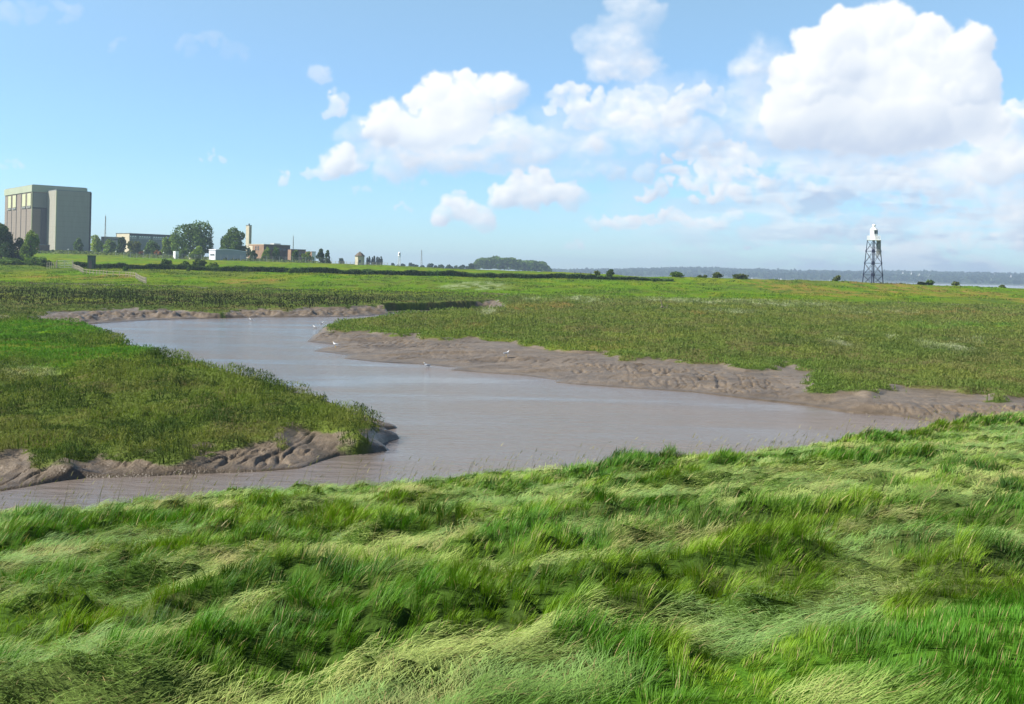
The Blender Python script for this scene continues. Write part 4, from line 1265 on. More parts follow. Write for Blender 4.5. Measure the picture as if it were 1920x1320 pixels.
def station():
    Y = 650.0
    X0, z0 = at(57.5, 470, Y)
    zg = H(X0, Y) - 1.0
    c = Vector((-X0, -Y, 0)).normalized()
    left = Vector((c.y, -c.x, 0))
    if left.x > 0: left = -left
    al = math.radians(15)
    nf = c * math.cos(al) - left * math.sin(al)      # front normal
    rz = math.atan2(nf.x, -nf.y)                     # local -Y -> nf
    _, ztop = at(57.5, 346.5, Y)
    Hh = ztop - zg
    s = Y / F
    t = thing('power_station_block', 'tall grey windowless power station block with cream panels, far left', 'building', (X0, Y, zg), rz)
    W = 97.5 * s / math.cos(al); D = 50.5 * s / math.sin(al)
    px0 = (84 - 57.5) * s / math.cos(al); p = 14.5 * s / math.sin(al); px1 = px0 + 61.5 * s / math.cos(al)
    def zz(py): return Hh - (py - 346.5) * s
    # main body, set back behind the cornice
    m = MB(); m.box(.35, W - .3, .35, D - .3, 0, zz(359)); m.build('main_wall', M_RIBP, t)
    m = MB(); m.box(-.15, W, -.15, D + .15, zz(359), Hh); m.build('cornice', M_PALE, t)
    m = MB(); m.box(.6, W - .6, .6, D - .6, Hh, Hh + .35); m.build('roof', M_CONC, t)
    # protruding block
    m = MB(); m.box(px0, px1, -p, .35, 0, zz(357.5)); m.build('front_block', M_RIB, t)
    m = MB(); m.box(px0 + .1, px1 - .1, -p + .1, .2, zz(357.5), zz(356)); m.build('front_block_coping', M_CONC, t)
    m = MB(); m.box(px0 - .06, px0 + 0.5, -p - .06, -p + .35, 0, zz(357.6)); m.build('corner_strip', M_YEL, t)
    m = MB(); m.box(px1 - .9, px1 + .12, -p - .1, -p + .9, 0, zz(358)); m.build('corner_dark_strip', M_GROOVE, t)  # dark strip down the right corner of the front block
    # recess left of the block: upper panel, column and shadow gap
    m = MB(); m.box(.8, px0 - .2, -.1, .35, zz(388), zz(361)); m.build('upper_panel', M_CONC, t)
    m = MB(); m.box(.8, px0 - .2, 0.0, .34, zz(390.5), zz(388.2)); m.build('ledge', M_GROOVE, t)
    m = MB(); m.box(px0 * .62, px0 - .2, -.9, .34, 0, zz(391)); m.build('recess_column', M_DARK, t)
    m = MB(); m.box(-.05, .5, -.08, .34, 0, zz(360)); m.build('corner_strip', M_YEL, t)
    # left face: panels and grooves. pixel -> distance along the face (y)
    def yl(px): return (57.5 - px) * s / math.sin(al)
    for a, b_ in ((14, 20), (22.8, 29), (40, 46.5), (49, 55.6)):
        m = MB(); m.box(.1, .34, yl(b_), yl(a), zz(385), zz(361.5)); pn = m.build('light_panel', M_YEL, t)
        MB().box(.02, .2, yl(b_) - .2, yl(b_), zz(386), zz(361)).build('panel_frame', M_GROOVE, pn); MB().box(.02, .2, yl(a), yl(a) + .2, zz(386), zz(361)).build('panel_frame', M_GROOVE, pn)
        m = MB(); m.box(-.2, .34, yl(b_) - .2, yl(a) + .2, zz(389), zz(386.2)); m.build('panel_sill', M_CONC, t)
    for g in (12.3, 20.8, 29.6, 38, 47.4):
        m = MB(); m.box(.2, .36, yl(g) - .45, yl(g) + .45, 0, zz(389.5) if g not in (29.6, 38) else zz(360)); m.build('vertical_groove', M_GROOVE, t)
    # small brick annexe at the foot, between tree and block
    Xa, za = at(72, 470, 600)
    zb = H(Xa, 600)
    t2 = thing('brick_annexe', 'low dark brick outbuilding at the foot of the tall grey block', 'building', (Xa, 600, zb - .5), rz)
    m = MB(); m.box(0, 20 * .3, 0, 5, 0, 4.6); m.build('wall', M_DARK_SHADE_BRICK, t2)
    m = MB(); m.box(-.2, 6.2, -.2, 5.2, 4.6, 4.85); m.build('roof', M_CONC, t2)
    m = MB(); m.box(1, 2, -.08, .1, .2, 2.6); m.build('door', M_GROOVE, t2)


station()


def boxbuilding(name, label, cat, pl, pc, pr, ytop, ybase, Y, mat_l, mat_f, mroof, al=25, group=None, over=.25):
    """box with its left face spanning pl..pc and front face pc..pr in the picture"""
    s = Y / F
    X0, ztop = at(pc, ytop, Y); _, zb = at(pc, ybase, Y)
    zg = min(zb, H(X0, Y)) - .5
    c = Vector((-X0, -Y, 0)).normalized(); left = Vector((c.y, -c.x, 0))
    if left.x > 0: left = -left
    a = math.radians(al)
    nf = c * math.cos(a) - left * math.sin(a)
    rz = math.atan2(nf.x, -nf.y)
    W = (pr - pc) * s / math.cos(a); D = max(2, (pc - pl) * s / math.sin(a)); h = ztop - zg
    t = thing(name, label, cat, (X0, Y, zg), rz, group)
    m = MB(); m.box(0, W, 0, D, 0, h - .3); w = m.build('wall', mat_f, t)
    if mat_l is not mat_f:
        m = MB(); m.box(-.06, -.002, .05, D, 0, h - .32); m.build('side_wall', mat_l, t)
    m = MB(); m.box(-over, W + over, -over, D + over, h - .3, h); m.build('roof', mroof, t)
    return t, W, D, h, s


# long office block
t, W, D, h, s = boxbuilding('office_block', 'long low office block with a dark roof band, right of the tall block', 'building', 219, 243, 336, 437, 460, 750, M_CREAM, M_CONC, M_DARK, 30)
m = MB(); m.box(-.1, W, -.12, 0, h - 1.6, h - .32); m.build('fascia', M_DARK, t)
n_ = 22
for i in range(n_):
    if i % 6 == 3: continue
    m = MB(); x0 = W * (i + .15) / n_; m.box(x0, x0 + W / n_ * .62, -.10, .02, h - 3.7, h - 1.8); fr = m.build('window', M_WHITE, t)
    m = MB(); m.box(x0 + .2, x0 + W / n_ * .62 - .2, -.12, -.101, h - 3.5, h - 2.7); m.build('pane', M_GLASS, fr)
# pale low wall / building in front of it
t, W, D, h, s = boxbuilding('pale_shed', 'low cream building behind trees between tall block and office block', 'building', 190, 196, 232, 443.5, 462, 700, M_CREAM, M_CREAM, M_CREAM, 15)
m = MB(); m.box(2, W - 2, -.06, .02, h - 2.2, h - 1.2); m.build('window', M_GLASS, t)
# brick building
t, W, D, h, s = boxbuilding('brick_building', 'flat-roofed orange brick building right of the chimney tower', 'building', 466, 495, 544, 457.5, 484, 600, M_BRICK, M_DARK_SHADE_BRICK, M_CREAM, 35, over=.1)  # front wall's shade painted in with the darker brick
for i, (pa, pb, py) in enumerate([(479, 481.5, 463.5), (483.5, 486, 463.5), (479, 481.5, 467.5), (483.5, 486, 467.5)]):
    ya = (495 - pb) * s / math.sin(math.radians(35)); yb = (495 - pa) * s / math.sin(math.radians(35)); zc_ = h - (py - 457.5) * s
    m = MB(); m.box(-.12, -.05, ya, yb, zc_ - .5, zc_ + .5); m.build('window', M_GLASS, t)
m = MB()
m.box(-.14, -.05, (495 - 474.5) * s / math.sin(math.radians(35)), (495 - 466.5) * s / math.sin(math.radians(35)), h - 6.0, h - 1.0); m.build('cream_panel', M_CREAM, t)
for i in range(7):
    x0 = W * (i + .25) / 7
    m = MB(); m.box(x0, x0 + 1.3, -.08, .02, h - 3.3, h - 1.9); m.build('window', M_GLASS, t)
m = MB(); m.box(W * .5, W * .75, 3, 7, h, h + .7); m.build('roof_hatch', M_STEEL, t)
# low brick wing
t, W, D, h, s = boxbuilding('brick_wing', 'lower brick wing stepping down right of the brick building', 'building', 540, 546, 573, 467, 486, 598, M_BRICK, M_DARK_SHADE_BRICK, M_DARK, 20, over=.12)  # darker front brick again carries painted shade
for i in range(4):
    x0 = W * (i + .25) / 4
    m = MB(); m.box(x0, x0 + 1.1, -.08, .02, h - 2.9, h - 1.6); m.build('window', M_GLASS, t)
t, W, D, h, s = boxbuilding('small_brick_house', 'small orange brick house with a pale end, right of the brick wing', 'house', 573, 585, 592, 471.5, 486, 590, M_BRICK, M_WHITE, M_DARK_SHADE_BRICK, 35, over=.12)
m = MB(); m.box(.6, 1.5, -.06, .02, 2.2, 3.2); m.build('window', M_GLASS, t)
# chimney tower
t, W, D, h, s = boxbuilding('chimney_tower', 'slim cream concrete tower rising behind the brick building', 'tower', 461.5, 467.2, 472, 422, 470, 640, M_CREAM, M_CREAM, M_DARK, 45, over=.08)
m = MB(); m.box(.3, .9, .3, .9, h, h + .9); m.build('vent', M_DARK, t)
m = MB(); m.box(W * .45, W * .55, -.05, .02, 1, h - 1.2); m.build('joint', M_GROOVE, t)
# white kiosks
t, W, D, h, s = boxbuilding('white_kiosk', 'small white kiosk under the left side of the double-crowned tree', 'kiosk', 325.5, 329, 335, 471, 484, 520, M_WHITE, M_WHITE, M_WHITE, 30, over=.06)
m = MB(); m.box(.4, 1.1, -.05, .02, .6, 2.6); m.build('door', M_STEEL, t)
t, W, D, h, s = boxbuilding('white_shed', 'tiny white-roofed shed between double-crowned tree and hangar', 'shed', 356, 359, 364, 473.5, 484, 522, M_CREAM, M_CREAM, M_WHITE, 30, over=.1)
m = MB(); m.box(.3, 1.0, -.05, .02, .6, 2.4); m.build('door', M_STEEL, t)


def hangar():
    Y = 515.0; s = Y / F
    X0, zt = at(404.5, 466, Y); _, zb = at(404.5, 486, Y)
    zg = min(zb, H(X0, Y)) - .6
    al = math.radians(28)
    c = Vector((-X0, -Y, 0)).normalized(); left = Vector((c.y, -c.x, 0))
    nf = c * math.cos(al) - left * math.sin(al); rz = math.atan2(nf.x, -nf.y)
    t = thing('hangar', 'white hangar with a gleaming curved roof and front painted shade grey', 'hangar', (X0, Y, zg), rz)
    W = 56.5 * s / math.cos(al); D = 12 * s / math.sin(al); h = zt - zg
    he = h - .85
    # curved roof: arc along the length, higher in the middle
    n = 14
    arc = [(W * i / n, he + .75 * math.sin(math.pi * min(1, (i / n) * .9 + .18)) ** .8) for i in range(n + 1)]
    m = MB(); m.poly([(0, 0)] + [(x, z - .25) for x, z in arc] + [(W, 0)], 0, D); m.build('wall', M_HWALL_SHADE, t)
    m = MB(); m.poly([(x, z) for x, z in arc] + [(W + .2, arc[-1][1] - .25)] + [(x, z - .24) for x, z in arc[::-1]] + [(-.3, arc[0][1] - .25)], -.3, D + .3); m.build('roof', M_HROOF, t)
    m = MB(); m.box(-.06, -.003, .2, D - .2, 0, he - .2); m.build('side_wall', M_HROOF, t)
    m = MB(); m.box(-.12, -.07, D * .15, D * .8, he - 2.6, he - 1.8); m.build('window', M_GLASS, t)
    m = MB(); m.box(W * .8, W * .93, -.08, -.003, 0.4, 3.2); m.build('door', M_STEEL, t)


hangar()


def hut():
    Y = 470.0; s = Y / F
    X, zt = at(674.8, 471, Y); _, zb = at(674.8, 495, Y); _, ze = at(674.8, 480, Y)
    zg = min(zb, H(X, Y)) - .3
    t = thing('octagonal_hut', 'pale octagonal stone hut with a pointed slate roof', 'hut', (X, Y, zg), math.radians(10))
    r = 9.2 * s
    m = MB(); m.lathe([(r, 0), (r, ze - zg)], 8); m.build('wall', M_STONE, t)
    rf = MB().lathe([(r + .25, ze - zg - .15), (r + .28, ze - zg), (r * .5, ze - zg + (zt - ze) * .62), (.12, zt - zg - .25)], 8).build('roof', M_SLATE, t)
    MB().lathe([(.12, zt - zg - .3), (.16, zt - zg - .15), (.02, zt - zg + .1)], 6).build('finial', M_SLATE, rf)
    ap = r * math.cos(math.pi / 8)
    for k, (nm, zlo, zhi, mt) in {0: ('door', .2, 2.7, M_GROOVE), -2: ('window', 1.2, 2.5, M_GLASS), -4: ('window', 1.0, 2.8, M_GROOVE)}.items():
        a = math.radians(45 * k)
        M = Matrix.Rotation(a, 4, 'Z')
        d = MB().box(ap - .05, ap + .06, -.42, .42, zlo, zhi, M).build(nm, mt, t)
        MB().box(ap, ap + .09, -.52, .52, zhi, zhi + .15, M).build('lintel', M_STONE, d)


hut()


def mast(name, label, px, ytop, ybase, Y, wbase, mat, kind='lattice', group=None):
    X, zt = at(px, ytop, Y); _, zb = at(px, ybase, Y)
    zg = min(zb, H(X, Y)); h = zt - zg
    t = thing(name, label, 'mast', (X, Y, zg), 0, group)
    r = wbase
    if kind == 'lattice':
        f = MB(); b = MB(); n = 10
        for i in range(3):
            a = 2 * math.pi * i / 3
            f.bar((r * math.cos(a), r * math.sin(a), 0), (r * .25 * math.cos(a), r * .25 * math.sin(a), h), .13 * Y / 650, 5)
        for j in range(n):
            for i in range(3):
                a = 2 * math.pi * i / 3; a2 = a + 2 * math.pi / 3
                r0 = r * (1 - .75 * j / n); r1 = r * (1 - .75 * (j + 1) / n)
                b.bar((r0 * math.cos(a), r0 * math.sin(a), h * j / n), (r1 * math.cos(a2), r1 * math.sin(a2), h * (j + 1) / n), .05 * Y / 650, 4)
        f.build('leg_frame', mat, t); b.build('bracing', mat, t)
        MB().bar((0, 0, h), (0, 0, h * 1.05), .07 * Y / 650, 5).build('aerial', mat, t)
    return t


mast('radio_mast', 'thin grey lattice mast right of the tall grey block', 198, 405, 452, 760, .8, M_STEEL)
mast('radio_mast', 'very thin mast behind the low brick wing', 550, 443, 470, 700, .45, M_STEEL)
mast('radio_mast', 'grey lattice mast on the horizon above the line of distant trees', 790.5, 469, 499, 1400, 1.5, M_STEEL)


def white_tower():
    Y = 1000.0
    X, zt = at(749, 472, Y); _, zb = at(749, 496, Y); zg = min(zb, H(X, Y)); h = zt - zg; s = Y / F
    t = thing('white_beacon_tower', 'small white beacon tower on the horizon right of the hut', 'beacon', (X, Y, zg))
    f = MB()
    for sx in (-1, 1):
        for sy in (-1, 1):
            f.bar((sx * 1.0, sy * 1.0, 0), (sx * .7, sy * .7, h * .74), .22, 5)
    for k in range(5):
        z0 = h * .74 * k / 5; z1 = h * .74 * (k + 1) / 5
        for sx in (-1, 1): f.bar((sx, -.9, z0), (-sx, -.9, z1), .12, 4)
    f.build('leg_frame', M_WHITE, t)
    MB().lathe([(1.5, h * .74), (1.5, h * .77)], 12).build('gallery', M_WHITE, t)
    MB().lathe([(1.25, h * .77), (1.25, h * .93), (.3, h)], 10).build('lantern', M_WHITE, t)
    MB().box(-.5, .5, -1.3, -1.15, h * .82, h * .9).build('window', M_GLASS, t)


white_tower()


# ------------------------------------------------------------------ lighthouse
def lighthouse():
    Y = 345.0; s = Y / F
    X, zb = at(1636.3, 534, Y); zg = min(H(X, Y), zb) - .25
    lean = 0
    def z(py): return at(1636.3, py, Y)[1] - zg
    t = thing('lighthouse', 'white lantern lighthouse on dark blue iron lattice legs', 'lighthouse', (X, Y, zg), math.radians(20.3))
    zt = z(450.5); rb = 18.8 * s / 1.0; rt = 11.2 * s
    def leg(i, zz_):
        a = math.radians(90 * i + 45); r = rb + (rt - rb) * zz_ / zt
        return Vector((r * math.cos(a), r * math.sin(a), zz_))
    # local corners at 45,135.. ; the thing is turned so that two corners face left and right
    for i in range(4):
        lg = MB().bar(leg(i, 0), leg(i, zt), .15, 8, .12).build('leg', M_NAVY, t)
        MB().lathe([(.38, -.1), (.38, .22), (.2, .3)], 8, leg(i, 0).x, leg(i, 0).y, 0).build('foot_plate', M_NAVY, lg)
    lev = [z(515.5), z(493.5), z(471)]
    for k, zz_ in enumerate(lev):
        m = MB()
        for i in range(4):
            m.bar(leg(i, zz_), leg((i + 1) % 4, zz_), .07, 5)
        m.bar(leg(0, zz_), leg(2, zz_), .05, 4); m.bar(leg(1, zz_), leg(3, zz_), .05, 4)
        m.build('ring_beam', M_NAVY, t)
        m = MB()
        for i in range(4):
            p = leg(i, zz_)
            M = Matrix.Translation(p) @ Matrix.Rotation(math.radians(90 * i + 45), 4, 'Z')
            m.box(-.2, .2, -.26, .26, -.34, .34, M)
        m.build('node_plates', M_NAVY, t)
    zs = [0.0] + lev + [zt]
    for k in range(4):
        m = MB()
        for i in range(4):
            m.bar(leg(i, zs[k] + .1), leg((i + 1) % 4, zs[k + 1] - .1), .06, 5)
            m.bar(leg((i + 1) % 4, zs[k] + .1), leg(i, zs[k + 1] - .1), .06, 5)
        m.build('cross_bracing', M_NAVY, t)
    MB().bar((.28, .25, 0), (.28, .25, zt), .08, 6).build('centre_pipe', M_NAVY, t)
    # platform and railing
    MB().box(-2.15, 2.15, -2.15, 2.15, zt, zt + .22, Matrix.Rotation(math.radians(-39), 4, 'Z')).build('gallery_deck', M_WHITE, t)
    M = Matrix.Rotation(math.radians(-39), 4, 'Z')
    rl = MB(); a = 1.98
    cor = [M @ Vector((sx * a, sy * a, 0)) for sx, sy in ((-1, -1), (1, -1), (1, 1), (-1, 1))]
    for i in range(4):
        p, q = cor[i], cor[(i + 1) % 4]
        for hh in (.45, .8, 1.15):
            rl.bar(p + Vector((0, 0, zt + .2 + hh)), q + Vector((0, 0, zt + .2 + hh)), .06, 5)
        for j in range(9):
            r_ = p.lerp(q, j / 9)
            rl.bar(r_ + Vector((0, 0, zt + .15)), r_ + Vector((0, 0, zt + 1.4)), .05, 5)
    rl.build('railing', M_WHITE, t)
    zl = zt + .22
    R = 6.9 * s
    zc_ = z(431.5); zv = z(426)
    ln = MB().lathe([(R * 1.04, zl), (R * 1.04, zl + .25), (R, zl + .28), (R, zc_)], 18).build('lantern_house', M_WHITE, t, False)
    MB().lathe([(R * 1.08, zc_ - .05), (R * 1.08, zc_ + .06), (R * .42, zv), (R * .34, zv + .02)], 18).build('cone_roof', M_WHITE, t)
    MB().lathe([(R * .30, zv - .05), (R * .34, zv + .35), (R * .46, zv + .45), (R * .44, zv + .78), (R * .2, zv + 1.0)], 12).build('vent_cowl', M_WHITE, t)
    MB().bar((0, 0, zv + .95), (0, 0, zv + 1.5), .035, 5).build('lightning_rod', M_STEEL, t)
    for ang in (-106, -68):
        Mw = Matrix.Rotation(math.radians(ang), 4, 'Z')
        w = MB().box(R * .93, R * 1.03, -.33, .33, zl + (zc_ - zl) * .60, zl + (zc_ - zl) * .97, Mw).build('window', M_GLASS, t)
        MB().box(R * .95, R * 1.05, -.38, .38, zl + (zc_ - zl) * .54, zl + (zc_ - zl) * .595, Mw).build('sill', M_WHITE, w)
    MB().box(-.42, .42, R * .9, R * 1.03, zl, zl + 1.7).build('door', M_STEEL, t)
    # caged ladder shaft hung below the platform on the right
    cg = MB(); zc0 = z(481)
    Mx = Matrix.Rotation(math.radians(-39), 4, 'Z')   # picture right = +x again
    xa, xb = .9, 2.2
    for xx in (xa, xb):
        for yy in (-.55, .45):
            cg.bar(Mx @ Vector((xx, yy, zc0)), Mx @ Vector((xx, yy, zt)), .05, 5)
    for k in range(12):
        zz_ = zc0 + (zt - zc0) * k / 12
        for yy in (-.55, .45): cg.bar(Mx @ Vector((xa, yy, zz_)), Mx @ Vector((xb, yy, zz_)), .025, 4)
        for xx in (xa, xb): cg.bar(Mx @ Vector((xx, -.55, zz_)), Mx @ Vector((xx, .45, zz_)), .025, 4)
    for k in range(7):
        xx = xa + (xb - xa) * (k + .5) / 7
        cg.bar(Mx @ Vector((xx, -.55, zc0)), Mx @ Vector((xx, -.55, zt)), .022, 4)
    c_ = cg.build('ladder_cage', M_STEEL, t)
    MB().box(xa + .12, xb - .12, .30, .34, zc0 + .6, zt - .1, Mx).build('cage_panel', M_STEEL, c_)


lighthouse()


# ------------------------------------------------------------------ gate, fences, tank
def fence_run(name, label, pts, cat='fence', mat=M_TIMBER, hgt=1.15, rails=(.35, .7, 1.05), step=2.2, pr=.065, group=None, rr=.04, maxposts=95):
    """pts: world x,y of the line"""
    o = thing(name, label, cat, (pts[0][0], pts[0][1], H(*pts[0])), 0, group)
    ox, oy, oz = o.location
    posts = []
    for a, b in zip(pts[:-1], pts[1:]):
        d = math.dist(a, b); n = max(1, round(d / step))
        for i in range(n): posts.append((a[0] + (b[0] - a[0]) * i / n, a[1] + (b[1] - a[1]) * i / n))
    posts.append(pts[-1]); posts = posts[:maxposts]
    P3 = [Vector((x - ox, y - oy, H(x, y) - oz)) for x, y in posts]
    rd = random.Random(3)
    for p in P3:
        MB().box(p.x - pr, p.x + pr, p.y - pr, p.y + pr, p.z - .3, p.z + hgt + rd.uniform(0, .08)).build('post', mat, o)
    for r_ in rails:
        m = MB()
        for p, q in zip(P3[:-1], P3[1:]):
            m.bar(p + Vector((0, -pr, r_)), q + Vector((0, -pr, r_)), rr, 4)
        m.build('rail', mat, o)
    return o


def gp(px, py): return G(px, py)[:2]


gl = gp(104, 503); gr = gp(136.5, 503)
fy_ = (gl[1] + gr[1]) / 2
gl = ((gl[0] + at(104, 503, fy_)[0]) / 2, fy_); gr = (at(136.5, 503, fy_)[0], fy_)


def gate():
    L_ = math.dist(gl, gr)
    zb = H(*gl)
    o = thing('field_gate', 'grey metal five-bar field gate between two wooden fences', 'gate', (gl[0], gl[1], zb), math.atan2(gr[1] - gl[1], gr[0] - gl[0]))
    h = 14.5 * fy_ / F
    for x in (0, L_):
        MB().box(x - .12, x + .12, -.12, .12, -.3, h + .12).build('gate_post', M_TIMBER, o)
    m = MB()
    for k in range(5): m.bar((.15, 0, h * (.12 + .86 * (k / 4) ** .9)), (L_ - .15, 0, h * (.12 + .86 * (k / 4) ** .9)), .045, 6)
    m.build('bars', M_STEEL, o)
    m = MB()
    for x in (.15, L_ / 2, L_ - .15): m.bar((x, 0, h * .1), (x, 0, h * 1.0), .05, 6)
    m.bar((.15, 0, h * .12), (L_ / 2, 0, h * .98), .035, 6); m.bar((L_ - .15, 0, h * .12), (L_ / 2, 0, h * .98), .035, 6)
    m.build('frame', M_STEEL, o)


gate()
fence_run('timber_fence', 'wooden rail fence dropping away left of the metal gate', [(gl[0] - .2, gl[1]), gp(88, 504)], hgt=1.9, rails=(.9, 1.75), step=1.6, pr=.08, rr=.05)
fence_run('timber_fence', 'long pale wooden rail fence running down right from the gate to the creek', [(gr[0] + .2, gr[1]), gp(156, 513), gp(200, 517), gp(236, 519), gp(254, 521), gp(274, 532)], hgt=1.35, rails=(.55, 1.2), step=1.9, pr=.07, rr=.05)
# field fence on the sea wall
o = fence_run('field_fence', 'dark post and rail fence on the wall left of two dark bushes', [(at(1078, 510, 352)[0], 352), (at(1089, 510, 352)[0], 352), (at(1108, 510, 352)[0], 352)], mat=M_DARK, hgt=1.5, rails=(.6, 1.2), step=3.0, pr=.12)
# pale railings round the octagonal hut
fence_run('pale_railing', 'low pale rail fence on both sides of the octagonal hut', [(at(622, 492, 466)[0], 466), (at(727, 497, 466)[0], 466)], mat=M_CREAM, hgt=1.3, rails=(.4, .8, 1.2), step=1.6, pr=.07)
# station security fence
o = fence_run('security_fence', 'tall grey wire fence along the front of the power station grounds', [(at(232, 487, 492)[0], 492), (at(622, 490, 488)[0], 488)], mat=M_STEEL, hgt=2.6, rails=(.2, .6, 1.0, 1.4, 1.8, 2.2, 2.5), step=3.0, pr=.05, rr=.018)


def tank():
    x, y, z = G(171.5, 504)
    y = min(y, 326); x = at(171.5, 500, y)[0]; z = H(x, y)
    s = y / F
    t = thing('green_bunker_box', 'dark green box-shaped tank beside the hedge right of the gate', 'tank', (x, y, z))
    w = 5.6 * s; h = 25 * s
    MB().box(-w, w, -w, w, -.2, h * .93).build('body', M_DGREEN, t)
    MB().box(-w - .08, w + .08, -w - .08, w + .08, h * .93, h).build('lid', M_DGREEN, t)
    MB().box(-w * .5, w * .5, -w - .04, -w - .002, .2, h * .6).build('door', M_DARK, t)


tank()


# small white lamp heads and posts by the station
def lamp(px, ytop, Y, label):
    X, zt = at(px, ytop, Y); zg = H(X, Y); h = zt - zg
    t = thing('lamp_post', label, 'lamp post', (X, Y, zg), 0, 'lamp posts along the station road')
    MB().bar((0, 0, 0), (0, 0, h), .08, 6, .05).build('post', M_STEEL, t)
    MB().lathe([(.1, h - .1), (.32, h + .05), (.32, h + .3), (.1, h + .42)], 8).build('lamp_head', M_WHITE, t)


lamp(128, 468, 560, 'white-headed lamp post in front of the tall grey block')
lamp(217, 472, 560, 'white-headed lamp post below the dark pointed tree')
lamp(270, 471, 555, 'white-headed lamp post beside the left rusty shrub')
lamp(307, 474, 550, 'white-headed lamp post right of the right rusty shrub')


# ------------------------------------------------------------------ far shore
HU = [1030, 1090, 1150, 1250, 1330, 1400, 1500, 1600, 1700, 1800, 1920, 2100, 2500]; HC = [0, 1, 5, 9, 12, 11, 10, 11.5, 13.5, 14.5, 14, 16, 15]


def hill_z(u, Y):
    return float(EYE * min(1, np.interp(Y, [3760, 4500, 4750, 5000, 5250, 5400], [0, .25, .5, .75, .95, 1]) * 4) + np.interp(u, HU, HC) * np.interp(Y, [3760, 4500, 4750, 5000, 5250, 5400], [0, .25, .5, .75, .95, 1]) / F * 5400)


HS = [(1679, 514.5, 3.2, 'white house at the left end of the hillside village, low down'), (1691, 513, 3, 'white house second from the left on the far hillside'),
      (1707, 514, 3.4, 'white house in the middle of the far hillside village'), (1722, 516.5, 4.5, 'wide white house near the middle of the far hillside village'), (1740, 517.5, 2.6, 'small pale house near the right of the far hillside village'),
      (1862, 516.5, 3, 'pale farmhouse high on the hill right of the village'), (1893, 519.5, 4, 'pale house on the hill nearest the right edge')]


def hills():
    us = np.linspace(1030, 2500, 420)
    crest = np.interp(us, HU, HC)
    rows = [(3700, 0, -1.0), (3760, .0, .5), (4500, .25, 0), (4750, .5, 0), (5000, .75, 0), (5250, .95, 0), (5400, 1, 0), (5800, .9, 0), (6500, .7, 0)]
    V = []; C = []
    for (Y, k, off) in rows:
        x = (us - 960) / F * Y
        z = EYE * min(1, k * 4) + crest * k / F * 5400 + off
        z = z + (k > 0) * (3.5 * (fbm(x / 90, x * 0 + Y / 150, 2000, 3) - .5) + (k >= .95) * 26 * np.clip(fbm(x / 70, x * 0 + 3, 2010, 4) - .42, 0, 1))
        V.append(np.stack([x, np.full_like(x, Y), z], -1))
        f = fbm(x / 130, x * 0 + Y / 60, 2020, 3)
        c = np.array((.045, .07, .03))[None] + sstep(.52, .6, f)[:, None] * np.array((.10, .11, .03))[None] * (.2 < k < .95)
        C.append(c)
    V = np.concatenate(V); C = np.concatenate(C); n = len(us)
    idx = np.arange(len(V)).reshape(len(rows), n)
    q = np.stack([idx[:-1, :-1], idx[:-1, 1:], idx[1:, 1:], idx[1:, :-1]], -1).reshape(-1, 4)
    m, nt, N, L, out = newmat('wooded_hills')
    a = N.new('ShaderNodeAttribute'); a.attribute_name = 'Col'; b = N.new('ShaderNodeBsdfPrincipled'); b.inputs['Roughness'].default_value = 1
    L.new(a.outputs['Color'], b.inputs['Base Color']); L.new(b.outputs[0], out.inputs[0])
    o = np_mesh('hills', V, quads=q, col=C, mat=m, smooth=False)
    tag(o, 'blue wooded hills on the far shore of the estuary', kind='structure')
    # woods that give the hill its ragged crest
    k = 15000
    u = RNG.uniform(1035, 2200, k); Y = 5400 + RNG.uniform(-1500, 60, k)
    cr = np.interp(u, us, crest)
    kk = np.clip((Y - 3900) / 1450, 0, 1)
    x = (u - 960) / F * Y
    patch = (fbm(x / 110, Y / 110, 2030, 3) > .44) | (kk > .93)
    for hx, hy, hw, _ in HS:
        uh, vh = lv(hx, hy)
        Yh = next((q for q in range(4000, 5380, 20) if hill_z(uh + 960, q) >= EYE - (vh + 1) * q / F), 5380)
        patch &= ~((np.abs(u - 960 - uh) < hw * .8 + 1) & (Y < Yh + 5) & (Y > Yh - 700))
    x, Y, cr, kk, u = x[patch], Y[patch], cr[patch], kk[patch], u[patch]
    z = EYE * np.minimum(1, kk * 4) + cr * kk / F * 5400 + 5 + (4 + 20 * np.clip(fbm(x / 70, Y / 200, 2040, 3) - .45, 0, 1)) * RNG.random(len(x))
    Vv, Q, Cc = cards(np.stack([x, Y, z], -1), 13, np.tile(np.array((.035, .06, .028)), (len(x), 1)), .3)
    o = np_mesh('hill_woods', Vv, quads=Q, col=Cc, mat=M_LEAF)
    tag(o, 'hazy blue woods covering the hills across the estuary', 'woods', kind='stuff')


hills()
for (px, py, w, lb) in HS:
    u_, v_ = lv(px, py + 1)
    Y = next((q for q in range(4000, 5380, 20) if hill_z(u_ + 960, q) >= EYE - v_ * q / F), 5380)
    X = at(px, py, Y)[0]; z = max(hill_z(u_ + 960, Y), 1) + 2; s = Y / F; W = w * s * 1.2
    t = thing('hillside_house', lb, 'house', (X, Y - 30, z + 4), 0, 'white houses on the far hillside')
    MB().box(-W / 2, W / 2, 0, 8, -8, 3.4).build('wall', M_WHITE, t)
    MB().poly([(-W / 2 - .3, 3.4), (W / 2 + .3, 3.4), (W / 2 - 1, 6.0), (-W / 2 + 1, 6.0)], -.4, 8.4).build('roof', M_SLATE, t)
    MB().box(-W * .3, -W * .3 + .9, 3, 4, 5, 7).build('chimney', M_BRICK, t)

